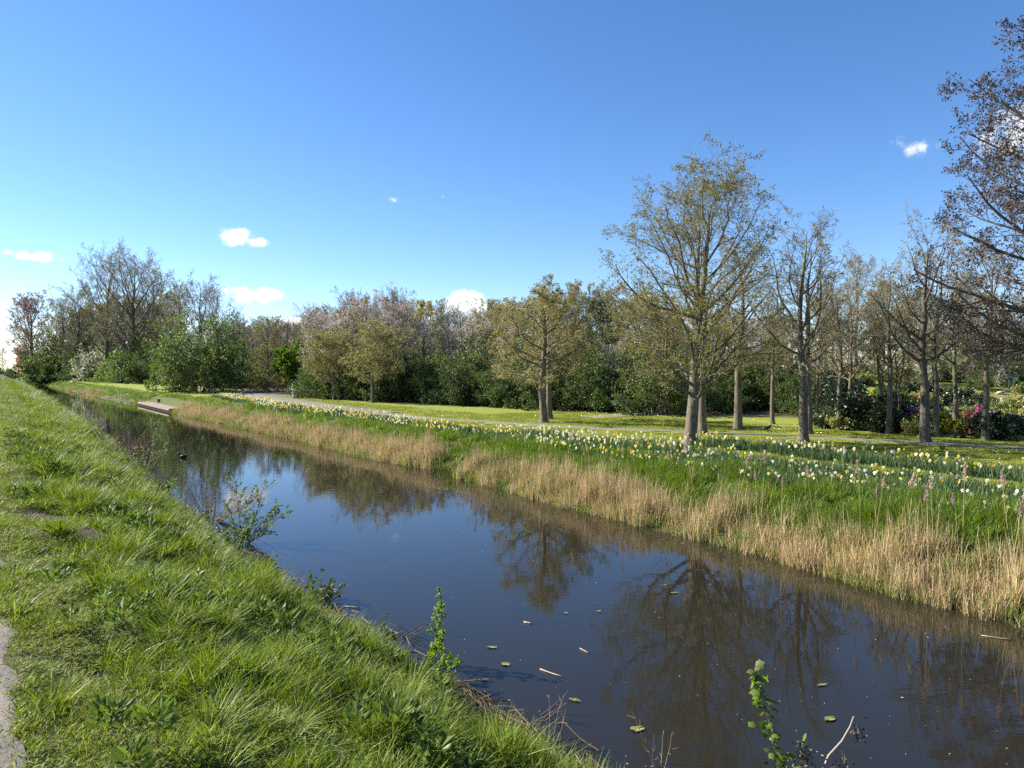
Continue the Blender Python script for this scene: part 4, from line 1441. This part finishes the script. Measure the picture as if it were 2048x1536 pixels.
# --- single plumed reeds standing above the others
pl = []
for k in range(3):
    mb = MB()
    L_ = np.array([1.15])
    P = grow(g, np.zeros((1, 3)), np.array([[.05 + .1 * k, 0, 1.0]]), L_, 6, .04, 0)
    tubes(mb, P, np.linspace(.0045, .003, 6)[None], 4)
    stem = mb.mesh('plume_stem', M['reed'], True)
    mb = MB()
    e = P[0, -1]
    dv = unit(P[0, -1] - P[0, -2])
    q = g.random((110, 1))
    p = e + dv * (q * .17 - .03) + g.normal(size=(110, 3)) * .014 * (1.2 - q)
    leaves(mb, p, dv + g.normal(size=(110, 3)) * .5, .032, .007, g)
    pl.append((('stem', stem), ('plume', mb.mesh('plume', M['plume']))))
for i, (x, y) in enumerate([(1522, 985), (1515, 1000), (1397, 955), (1722, 1030), (1745, 1035), (1785, 1040), (1750, 1050), (1634, 1020), (1918, 1070), (1922, 1050), (2040, 1100), (2030, 1090), (1868, 1060), (1560, 1010), (1465, 985), (1330, 945), (1255, 930), (1195, 915), (1855, 1105), (2015, 1110), (1125, 905), (1050, 885), (960, 880), (880, 868)]):
    X, Y, Z = gp(x, y + 70)
    s, t = st(X, Y)
    place(pl[i % 3], 'plumed_reed', 'dry reed with a fluffy pinkish seed plume above the reed bed', 'reed', (X, Y, Z), i * 1.3, .8 + .25 * g.random(), 'plumed reeds along the far bank')

# --- dock plants in the lush grass
dk = []
for k in range(2):
    mb = MB()
    m_ = 14
    a = g.random(m_) * 6.28
    p0 = np.zeros((m_, 3))
    Pd = grow(g, p0, np.stack([np.cos(a) * .7, np.sin(a) * .7, np.full(m_, .8)], 1), .30 + .2 * g.random(m_), 4, .1, -.12)
    wv = np.array([.01, .05, .055, .012])
    sd = np.stack([-np.sin(a), np.cos(a), np.zeros(m_)], 1)
    V = np.stack([Pd - sd[:, None, :] * wv[None, :, None], Pd + sd[:, None, :] * wv[None, :, None]], 2).reshape(m_, 8, 3)
    mb.add(V, np.concatenate([np.arange(m_)[:, None] * 8 + np.array([[2 * j, 2 * j + 1, 2 * j + 3, 2 * j + 2]]) for j in range(3)]))
    dk.append((('leaves', mb.mesh('dock_leaves', M['green_mid'])),))
for i, (x, y, lb) in enumerate([(1650, 1010, 'left of the tall plumed reeds'), (1965, 1085, 'near the right edge, the largest'), (1925, 1100, 'just left of the largest'), (1790, 985, 'below the daffodils'), (1590, 1060, 'half hidden in the reeds')]):
    X, Y, Z = gp(x, y)
    place(dk[i % 2], 'dock_plant', 'broad-leaved green dock plant on the far bank, ' + lb, 'plant', (X, Y, Z), i, .7)

# ------------------------------------------------------------------ built things
def W3(s, t, z):
    X, Y = xy(s, t)
    return (X, Y, z)


BANK_RZ = math.pi / 2 + ANG       # local +x runs along the canal, +y towards the near bank
# landing stage
o_ = W3(60.6, 10.55, 0)
jetty = thing('landing_stage', 'low weathered wooden landing stage on the far waterline', 'jetty', o_, BANK_RZ)
for k in range(3):
    mb = MB()
    box(mb, (g.normal() * .03, .02 + k * .28, .245 + .004 * g.normal()), (13.0, .265, .05))
    obj('deck_plank', mb.mesh('deck_plank', M['wood_pale']), jetty)
mb = MB()
box(mb, (0, .755, .20), (13.04, .06, .12))
obj('edge_beam', mb.mesh('edge_beam', M['wood_pale']), jetty)
for k in range(44):
    mb = MB()
    box(mb, (-6.4 + k * .2977, .69, -.02), (.17, .05, .40))
    obj('slat', mb.mesh('slat', M['wood_dark']), jetty)
for x_ in (-6.3, -3.2, 0.0, 3.2, 6.3):
    mb = MB()
    tubes(mb, np.array([[[x_, .5, -.6], [x_, .5, .21]]]), np.array([[.09, .09]]), 8, cap=True)
    obj('pile', mb.mesh('pile', M['wood_dark'], True), jetty)
for x_ in (-5.9, 3.4):
    mb = MB()
    tubes(mb, np.array([[[x_, -.28, .1], [x_, -.28, .52]]]), np.array([[.10, .095]]), 8, cap=True)
    box(mb, (x_, -.28, .545), (.26, .26, .06))
    obj('mooring_post', mb.mesh('mooring_post', M['wood_dark']), jetty)

# handrail and steps above the landing stage
X, Y, Z = gp(485, 802)
rail = thing('handrail', 'dark metal handrail sloping down beside the steps to the landing stage', 'handrail', (X, Y, Z), rad(8))
pts_r = np.array([[-.62, 0, .22], [.10, 0, .62], [.62, 0, .66], [.95, 0, .66]])
mb = MB()
tubes(mb, pts_r[None], np.full((1, 4), .032), 8, cap=True)
obj('rail', mb.mesh('rail', M['steel'], True), rail)
for x_, z_ in ((-.55, .26), (.06, .60), (.66, .66)):
    mb = MB()
    tubes(mb, np.array([[[x_, 0, -.15], [x_, 0, z_]]]), np.full((1, 2), .026), 8)
    obj('post', mb.mesh('rail_post', M['steel'], True), rail)
steps = thing('stone_steps', 'short grey stone steps beside the dark handrail', 'steps', (X - .25, Y - .45, Z), rad(8))
for k in range(4):
    mb = MB()
    box(mb, (-.55 + k * .32, 0, -.14 + k * .07), (.36, .8, .14))
    obj('step', mb.mesh('step', M['stone']), steps)

# stone tub with green rim beside the path
X, Y, Z = gp(592, 797)
tub = thing('planter_tub', 'small round stone tub with a green rim beside the wide path', 'planter', (X, Y, Z))
mb = MB()
tubes(mb, np.array([[[0, 0, 0], [0, 0, .12], [0, 0, .30], [0, 0, .34]]]), np.array([[.20, .23, .27, .26]]), 14, cap=True)
obj('tub', mb.mesh('tub', M['tub'], True), tub)
mb = MB()
a = np.linspace(0, 6.2832, 19)
tubes(mb, np.stack([.29 * np.cos(a), .29 * np.sin(a), np.full(19, .42)], 1)[None], np.full((1, 19), .03), 6)
for k in range(8):
    q = k / 8 * 6.2832
    tubes(mb, np.array([[[.25 * math.cos(q), .25 * math.sin(q), .32], [.29 * math.cos(q), .29 * math.sin(q), .42]]]), np.full((1, 2), .018), 5)
obj('rim', mb.mesh('tub_rim', M['tub_green'], True), tub)
mb = MB()
leaves(mb, g.normal(size=(160, 3)) * np.array([.11, .11, .05]) + np.array([0, 0, .42]), g.normal(size=(160, 3)) + np.array([0, 0, .8]), .12, .03, g)
obj('plants', mb.mesh('tub_plants', M['green_mid']), tub)

# low dark fence at the wood path
X, Y, Z = at(1299, 32.6)
fence = thing('low_fence', 'low dark picket fence at the mouth of the wood path', 'fence', (X, Y, Z), rad(-14))
for z_ in (.12, .40):
    mb = MB()
    tubes(mb, np.array([[[0, 0, z_], [2.2, 0, z_]]]), np.full((1, 2), .016), 6)
    obj('rail', mb.mesh('fence_rail', M['steel'], True), fence)
mb = MB()
tubes(mb, np.array([[[0, 0, -.05], [0, 0, .48]]]), np.full((1, 2), .013), 6)
pk = mb.mesh('picket', M['steel'], True)
for k in range(17):
    obj('picket', pk, fence, (.05 + k * .131, 0, 0))

# far bench on the left
X, Y, Z = at(82, 178)
bench = thing('park_bench', 'pale bench beside the lone vase-shaped tree at the far left', 'bench', (X, Y, Z), rad(5))
for k in range(3):
    mb = MB()
    box(mb, (0, -.2 + k * .2, 1.0), (5.2, .16, .12))
    obj('seat_slat', mb.mesh('seat_slat', M['white_paint']), bench)
for x_ in (-2.0, 2.0):
    mb = MB()
    box(mb, (x_, 0, .45), (.4, .6, .98))
    obj('support', mb.mesh('bench_support', M['white_paint']), bench)


# birds
def loft(name, cs, rs, mat, flat=1.0, m=10):
    mb = MB()
    tubes(mb, np.array(cs, float)[None], np.array(rs, float)[None], m, flat=flat, cap=True)
    return mb.mesh(name, mat, True)


X, Y, Z = gp(1535, 864)
crow = thing('crow', 'black crow walking on the lawn beside the park path', 'bird', (X, Y, Z), rad(8), None, .62)
body = loft('crow_body', [(-.36, 0, .13), (-.27, 0, .155), (-.16, 0, .19), (-.04, 0, .215), (.07, 0, .245), (.13, 0, .30), (.165, 0, .345), (.205, 0, .36), (.24, 0, .352)], [.012, .03, .065, .088, .082, .055, .048, .040, .012], M['feather'])
bo = obj('body', body, crow)
obj('beak', loft('crow_beak', [(.232, 0, .354), (.26, 0, .348), (.295, 0, .336)], [.017, .013, .003], M['feather']), crow)
for sg in (-1, 1):
    obj('wing', loft('crow_wing', [(.06, sg * .07, .26), (-.05, sg * .085, .24), (-.18, sg * .065, .20), (-.31, sg * .03, .155)], [.012, .04, .036, .006], M['feather']), crow)
    obj('leg', loft('crow_leg', [(.0, sg * .035, .17), (-.015, sg * .038, .08), (.01, sg * .038, .012), (.06, sg * .042, .006)], [.014, .008, .008, .006], M['feather'], m=6), crow)
X, Y, Z = gp(366, 916)
coot = thing('coot', 'small black water bird swimming on the canal', 'bird', (X, Y, 0.0), rad(170), None, .8)
obj('body', loft('coot_body', [(-.20, 0, .06), (-.14, 0, .07), (-.04, 0, .06), (.07, 0, .055), (.14, 0, .085), (.165, 0, .15), (.18, 0, .20), (.205, 0, .215), (.23, 0, .21)], [.012, .05, .085, .082, .05, .034, .036, .032, .012], M['feather']), coot)
obj('beak', loft('coot_beak', [(.222, 0, .215), (.25, 0, .203), (.272, 0, .195)], [.015, .010, .003], M['beak']), coot)

# ------------------------------------------------------------------ garden beds on the right
rho = make_shrub('rhodo', 120, 1.15, 2.3, 22, n=(8, 7), leaf='evergreen', nleaf=5, lsize=.10, rmin=.007, flower='magenta', nfl=95, flsize=.11, r=.02, low=4, high=86, twig='twig_dark')
rho2 = make_shrub('rhodo2', 121, .8, 1.8, 18, n=(7, 6), leaf='evergreen', nleaf=5, lsize=.09, rmin=.006, flower='magenta', nfl=50, flsize=.10, r=.018, low=4, high=86, twig='twig_dark')
rho3 = make_shrub('rhodo3', 122, .8, 1.5, 16, n=(7, 6), leaf='green_dark', nleaf=4, lsize=.08, rmin=.006, flower='red_flower', nfl=45, flsize=.09, r=.018)
rho0 = make_shrub('rhodo0', 123, 1.0, 2.2, 20, n=(8, 7), leaf='evergreen', nleaf=6, lsize=.10, rmin=.006, r=.02, low=4, high=86, twig='twig_dark')
X, Y, Z = gp(1752, 862)
place(rho, 'rhododendron', 'large rhododendron covered in bright pink flowers', 'rhododendron', (X, Y + .5, Z), .6, 1.15)
X, Y, Z = gp(1715, 862)
place(rho0, 'rhododendron', 'dark flowerless rhododendron touching the large pink one on its left', 'rhododendron', (X, Y + .9, Z), 1.6, .85)
X, Y, Z = gp(2020, 882)
place(rho2, 'rhododendron', 'small low rhododendron with pink flowers at the right edge', 'rhododendron', (X, Y + .6, Z), 0, 1.0)
X, Y, Z = gp(1815, 866)
place(rho3, 'azalea', 'red-flowering azalea just right of the crooked multi-stem tree', 'shrub', (X, Y + .8, Z), 0, 1.0)
X, Y, Z = gp(1990, 850)
place(rho3, 'azalea', 'small red-flowering azalea behind the sandy garden path', 'shrub', (X, Y + 1, Z), 0, .6)
yl = make_shrub('spurge', 124, .6, 1.1, 16, n=(6, 6), leaf='yellow_shrub', nleaf=4, lsize=.07, leaf2='green_mid', nleaf2=1, rmin=.0038, r=.01)
for (lb, x, y, s_) in [('left of three, against the dark-trunked tree', 1868, 866, 1.0), ('middle of three', 1895, 868, 1.1), ('right of three', 1935, 872, .8)]:
    X, Y, Z = gp(x, y)
    place(yl, 'spurge', 'bright yellow-green spurge clump in the garden bed, ' + lb, 'plant', (X, Y + .7, Z), x, s_)
low = [make_shrub('low%d' % k, 126 + k, .55, 1.2, 14, n=(6, 6), leaf=('green_mid', 'green_brown', 'evergreen')[k], nleaf=4, lsize=.07, rmin=.0038, r=.01, twig='twig') for k in range(3)]
for k in range(110):
    x = R_.uniform(1630, 2080)
    ro = R_.uniform(.3, 16) if k > 20 else R_.uniform(.2, 1.4)
    X0, Y0, _ = gp(x, float(np.interp(x, [1600, 1700, 1850, 2080], [857, 864, 874, 886])))
    d = Y0 + ro
    if ro < 2.4 and (1710 < x < 1830 or 1855 < x < 1945 or 1985 < x):
        continue
    X, Y, Z = at(x, d)
    if abs(X - 22) < 3 and 27.6 < Y < 29.4:
        continue
    k_ = R_.randrange(3)
    place(low[k_], 'low_garden_shrub', ('low green', 'low brownish', 'low dark green')[k_] + ' plant in the garden beds on the right', 'plant', (X, Y, Z), R_.uniform(0, 6.28), R_.uniform(.5, 1.15) * (1 + ro * .03), ('green', 'brownish', 'dark')[k_] + ' low garden plants')
for k in range(16):
    X, Y, Z = at(R_.uniform(1960, 2060), R_.uniform(29.5, 37))
    mb = MB()
    v = unit(g.normal(size=(14, 3))) * np.array([.28, .2, .16]) * R_.uniform(.6, 1.2)
    import bmesh
    bm = bmesh.new()
    for q in v:
        bm.verts.new(q)
    bmesh.ops.convex_hull(bm, input=bm.verts)
    ms = bpy.data.meshes.new('rock')
    bm.to_mesh(ms)
    bm.free()
    ms.materials.append(M['stone'])
    tag(obj('garden_rock', ms, None, (X, Y, Z + .05), R_.uniform(0, 6)), 'grey-tan rock in the rockery at the right edge', 'rock', 'rockery stones')

# ------------------------------------------------------------------ near-bank plants
def stems_plant(name, loc, label, cat, seed, stems, leafmat, lsize, per, twig='twig', spread=.3, up=1.0, sub=(5, .4), r=.006, lwid=.45, rz=0.0, lean=(0, 0), leaf2=None):
    r_ = np.random.default_rng(seed)
    n = len(stems)
    a = np.arange(n) * 2.4 + r_.random() * 6
    d = np.stack([np.cos(a) * spread + lean[0], np.sin(a) * spread + lean[1], np.full(n, up)], 1)
    L = np.array(stems, float)
    P1 = grow(r_, np.stack([np.cos(a) * .03, np.sin(a) * .03, np.full(n, -.05)], 1), d, L, 9, .07, .03)
    R1 = np.full((n, 1), r) * np.linspace(1, .35, 9)[None]
    P2, R2, L2 = spawn(r_, P1, R1, L, sub[0], .15, .97, rad(50), sub[1], 5, .1, .06, rmin=.0022, taper=.6)
    t = thing(name, label, cat, loc, rz)
    mb = MB()
    tubes(mb, P1, R1, 6)
    tubes(mb, P2, R2, 4)
    obj('stems', mb.mesh('stems', M[twig], True), t)
    if leafmat:
        mb = MB()
        for P_, m_ in ((P1, per * 2), (P2, per)):
            p, dd = along(r_, P_, m_, .12)
            leaves(mb, p, dd * .4 + r_.normal(size=p.shape) * .9, lsize * (.6 + .7 * r_.random(len(p))), lsize * lwid, r_)
        obj('foliage', mb.mesh('plant_foliage', M[leafmat]), t)
    return t


X, Y, Z = gp(862, 1330)
stems_plant('hawthorn_sapling', (X, Y, Z), 'upright leafy hawthorn sapling rising over the water at the near bank', 'sapling', 201, [.85, .72, .5], 'green_fresh', .032, 14, spread=.06, sub=(12, .16), lean=(.12, 0))
X, Y, Z = gp(780, 1330)
stems_plant('hawthorn_sapling', (X, Y, Z), 'shorter hawthorn sapling left of the tall upright one', 'sapling', 202, [.55, .45, .35], 'green_mid', .03, 10, spread=.15, sub=(8, .25))
X, Y, Z = gp(860, 1385)
stems_plant('leafy_bush', (X, Y, Z), 'low yellow-green bush around the foot of the hawthorn saplings', 'bush', 203, [.42, .4, .45, .38, .36, .42, .4, .33, .3, .44], 'green_fresh', .03, 12, spread=.9, sub=(9, .45))
X, Y, Z = gp(488, 1090)
stems_plant('leafy_shrub', (X, Y, Z), 'sparse leafy shrub leaning over the canal beside the dead stems', 'shrub', 204, [1.25, 1.1, 1.2, .9, .8, 1.0, .7, .9], 'green_mid', .036, 14, spread=.65, sub=(13, .38), lean=(.35, .1), r=.009)
X, Y, Z = gp(290, 965)
stems_plant('leafy_shrub', (X, Y, Z), 'yellow-green twiggy shrub on the near bank beyond the dead stems', 'shrub', 205, [1.7, 1.5, 1.3, 1.2, 1.0, 1.1], 'green_pale', .05, 9, spread=.35, sub=(9, .3), r=.010)
for i, (x, y, L_, lb) in enumerate([(425, 1045, 1.35, 'beside the leafy leaning shrub'), (235, 915, 1.9, 'further along the near bank')]):
    X, Y, Z = gp(x, y)
    stems_plant('dead_stem_heap', (X, Y, Z), 'tangle of dead purplish-brown bramble stems ' + lb, 'dead stems', 210 + i, [L_ * g.uniform(.6, 1.15) for _ in range(34)], None, 0, 0, twig='twig_red' if i else 'stick_pale', spread=.9, up=.65, sub=(5, .35), r=.007, lean=(.45, .1))
for i, (x, y, L_, lb) in enumerate([(1095, 1500, .55, 'left'), (1320, 1536, .5, 'middle')]):
    X, Y, Z = gp(x, y)
    stems_plant('dead_stalk', (X, Y, Z), 'thin bare pale stalks at the near water edge, ' + lb + ' cluster', 'dead stems', 220 + i, [L_, L_ * .8, L_ * .6, L_ * .7], None, 0, 0, twig='stick_pale', spread=.35, sub=(4, .25), r=.004)

for i, (x, y, lb) in enumerate([(470, 1095, 'under the leafy leaning shrub'), (330, 985, 'left of the dead bramble stems'), (395, 1050, 'below the dead bramble stems'), (640, 1205, 'above the first reed litter')]):
    X, Y, Z = gp(x, y)
    stems_plant('nettle_clump', (X, Y, Z), 'low dark leafy weed clump on the near bank ' + lb, 'weeds', 240 + i, [g.uniform(.25, .5) for _ in range(16)], 'green_mid', .045, 5, spread=.8, sub=(4, .3), r=.004)

# reed litter washed up on the near waterline
for i, (x, y, wdt, n_s) in enumerate([(560, 1130, .55, 150), (620, 1180, .45, 130), (745, 1260, .55, 160), (985, 1410, .65, 220), (1080, 1440, .45, 110), (1190, 1530, .5, 120)]):
    X, Y, Z = gp(x, y)
    s0, t0 = st(X, Y)
    mb = MB()
    ps = s0 + g.normal(size=n_s) * wdt
    pt = t_near(ps) + .10 + g.normal(size=n_s) * .14
    px_, py_ = xy(ps, pt)
    a = ANG + math.pi / 2 + g.normal(size=n_s) * .9
    d = np.stack([np.cos(a), np.sin(a), g.normal(size=n_s) * .12 + .05], 1)
    L_ = .12 + .32 * g.random(n_s)
    P = grow(g, np.stack([px_, py_, np.maximum(terrain(px_, py_), 0) + .005 + .07 * g.random(n_s)], 1) - d * L_[:, None] * .5, d, L_, 3, .08, 0)
    P[..., 2] = np.maximum(P[..., 2], .004)
    tubes(mb, P, np.repeat((.003 + .004 * g.random((n_s, 1))), 3, 1), 3)
    tag(obj('reed_litter', mb.mesh('reed_litter', M['litter'])), 'dead reed litter washed up along the near waterline', None, None, 'stuff')
X, Y, Z = gp(790, 1275)
stems_plant('branch_snag', (X, Y, Z), 'dark dead twigs sticking out over the water from the reed litter', 'dead stems', 231, [.55, .45, .5, .4], None, 0, 0, twig='stick_dark', spread=.25, up=.25, sub=(3, .35), r=.007, lean=(.9, .1))
X, Y, Z = gp(1060, 1440)
stems_plant('branch_snag', (X, Y, Z), 'dark dead twigs poking out of the water by the largest litter heap', 'dead stems', 232, [.4, .35, .45], None, 0, 0, twig='stick_dark', spread=.35, up=.35, sub=(3, .35), r=.007, lean=(.9, .1))

# leafy currant stem in the foreground, every leaf its own piece
X, Y = (1565 - 1024) * 4.35 / FPX, 4.35
cur = thing('currant_shoot', 'leafy green currant shoot with lobed leaves at the bottom edge', 'plant', (X, Y, .05))
r_ = np.random.default_rng(300)
Ps = np.array([[.10, 0, -.1], [.08, 0, .2], [.04, .02, .5], [-.04, .02, .75], [-.10, .03, .95], [-.14, .04, 1.12]])
mb = MB()
tubes(mb, Ps[None], np.linspace(.006, .0028, 6)[None], 6)
side = np.array([[Ps[2] + (0, 0, -.05), Ps[2] + (.09, 0, .10), Ps[2] + (.13, .02, .20)], [Ps[1], Ps[1] + (.13, 0, .09), Ps[1] + (.24, 0, .16)], [Ps[1] + (0, 0, .1), Ps[1] + (-.07, 0, .18), Ps[1] + (-.1, .02, .26)]])
tubes(mb, side, np.full((3, 3), .003), 5)
obj('stem', mb.mesh('currant_stem', M['stick_pale'], True), cur)
lobes = [(0, 0), (.25, -.42), (.42, -.36), (.55, -.52), (.72, -.26), (1.0, 0), (.72, .26), (.55, .52), (.42, .36), (.25, .42)]
lm = []
for k in range(4):
    mb = MB()
    V = [(a_, b_ * 1.0, -.18 * abs(b_) - .25 * a_ * a_ + .04 * r_.normal()) for a_, b_ in lobes] + [(.5, 0, .0)]
    V = np.array(V) * .058
    mb.add(V, np.array([[10, i, (i + 1) % 10] for i in range(10)]))
    lm.append(mb.mesh('currant_leaf', M['green_fresh' if k % 2 else 'green_mid'], True))
curves = [(Ps, 190), (side[0], 14), (side[1], 16), (side[2], 14)]
for cv, m_ in curves:
    q = (np.sort(r_.random(m_)) * .96 + .04) * (len(cv) - 1)
    if cv is Ps:
        q = np.maximum(q, .8)
        q = q[(q < 3.35) | (q > 3.7)]
    for qq in q:
        k = min(int(qq), len(cv) - 2)
        p = cv[k] * (1 - qq + k) + cv[k + 1] * (qq - k)
        lo = obj('leaf', lm[r_.integers(0, 4)], cur, p + r_.normal(size=3) * (.045 - .006 * min(qq, 5)))
        lo.rotation_euler = (r_.normal() * .6, r_.normal() * .5 + .15, r_.random() * 6.28)
        lo.scale = (r_.uniform(.35, 1.2),) * 3

# dry branched stalk with seed heads
X, Y = (1630 - 1024) * 4.3 / FPX, 4.3
dry = thing('dry_seed_stalk', 'pale dry branched stalk with dark seed clusters at the bottom edge', 'plant', (X, Y, .05))
Pd = np.array([[0, 0, -.1], [.04, 0, .35], [.06, 0, .52], [.11, .02, .62], [.19, .02, .71], [.24, .02, .80], [.26, .02, .86]])
brs = np.array([[[.06, 0, .52], [.0, 0, .60], [-.05, 0, .66]], [[-.03, 0, .3], [-.045, 0, .50], [-.04, 0, .60]], [[.16, .02, .68], [.21, .02, .62], [.20, .02, .54]], [[.05, 0, .42], [.12, 0, .46], [.17, 0, .50]], [[.25, .02, .83], [.285, .02, .80], [.29, .02, .75]]])
mb = MB()
tubes(mb, Pd[None], np.linspace(.010, .0045, 7)[None], 6)
tubes(mb, brs, np.full((5, 3), .0035), 5)
obj('stalk', mb.mesh('dry_stalk', M['stick_pale'], True), dry)
for b_ in brs:
    mb = MB()
    p = b_[-1] + r_.normal(size=(40, 3)) * np.array([.022, .022, .03])
    leaves(mb, p, r_.normal(size=(40, 3)), .022, .008, r_)
    obj('seed_cluster', mb.mesh('seed_cluster', M['stick_dark']), dry)

# ------------------------------------------------------------------ on the water
for i, (x, y, sx, sy, lb) in enumerate([(985, 1296, .11, .055, 'pale curled lily leaf nearest the hawthorn bush'), (1012, 1331, .10, .07, 'green ragged lily leaf below the pale curled one'), (1350, 1187, .13, .04, 'folded lily leaf in front of the tallest oak reflection'),
                                         (1645, 1372, .12, .035, 'narrow pale lily leaf left of the open blue water'), (1198, 1224, .07, .04, 'small lily leaf near the broad oak reflection'), (1132, 1228, .06, .04, 'small yellowish lily leaf left of the small lily leaf'),
                                         (1150, 1402, .12, .035, 'long floating lily leaf by the litter heap'), (1275, 1462, .12, .08, 'dark green lily leaf near the bottom edge'), (1330, 1172, .06, .03, 'tiny lily leaf above the folded one'), (1660, 1440, .12, .06, 'pale half-sunk lily leaf behind the currant shoot'),
                                         (1365, 1088, .10, .03, 'yellow-green lily leaf beside the reeds'), (890, 1312, .06, .03, 'small floating leaf by the sapling tip')]):
    X, Y, _ = gp(x, y)
    mb = MB()
    m_ = 14
    a = np.linspace(.25, 6.03, m_)
    rr_ = 1 + .12 * g.normal(size=m_)
    V = np.concatenate([[[0, 0, .006]], np.stack([sx * .5 * rr_ * np.cos(a), sy * .5 * rr_ * np.sin(a), .003 + .004 * np.abs(g.normal(size=m_))], 1)])
    mb.add(V, np.array([[0, j + 1, j + 2] for j in range(m_ - 1)]))
    tag(obj('lily_pad', mb.mesh('lily_pad', M['lily'], True), None, (X, Y, .006), g.random() * .8 - .4), lb, 'lily leaf')
for i, (x, y, L_, a, lb) in enumerate([(1080, 1340, .30, -.75, 'longest pale reed stick floating off the near bank'), (1048, 1246, .10, -.5, 'short thick white stick floating in mid canal'), (1962, 1272, .30, -.5, 'pale reed stick floating near the right edge'), (1795, 1160, .4, -.35, 'thin reed stick floating beside the far reeds'),
                                        (690, 1215, .2, -.2, 'thin pale twig floating off the near litter heaps'), (1160, 1300, .15, -1.0, 'thin slanting twig floating before the oak reflection')]):
    X, Y, _ = gp(x, y)
    mb = MB()
    tubes(mb, grow(g, np.zeros((1, 3)), np.array([[1.0, 0, 0]]), np.array([L_]), 4, .03, 0), np.full((1, 4), .006 if L_ > .12 else .010), 6, cap=True)
    tag(obj('floating_stick', mb.mesh('floating_stick', M['stick_pale'], True), None, (X, Y, .008), a), lb, 'stick')
n_ = 520
s = g.random(n_) ** 1.3 * 20 + 2
t = t_near(s) + .1 + (t_far(s) - t_near(s) - .3) * g.random(n_) ** 1.4
X, Y = xy(s, t)
mb = MB()
a = g.random(n_) * 6.28
L_ = .006 + .022 * g.random(n_) ** 2.5
leaves(mb, np.stack([X, Y, np.full(n_, .006)], 1), np.stack([np.cos(a), np.sin(a), np.zeros(n_)], 1), L_, .004 + .004 * g.random(n_), g)
mb.v[-1][:, 2] = .004 + .004 * g.random(n_ * 4)
tag(obj('floating_debris', mb.mesh('floating_debris', M['blossom_white'])), 'pale specks of fluff and petals floating on the canal', None, None, 'stuff')
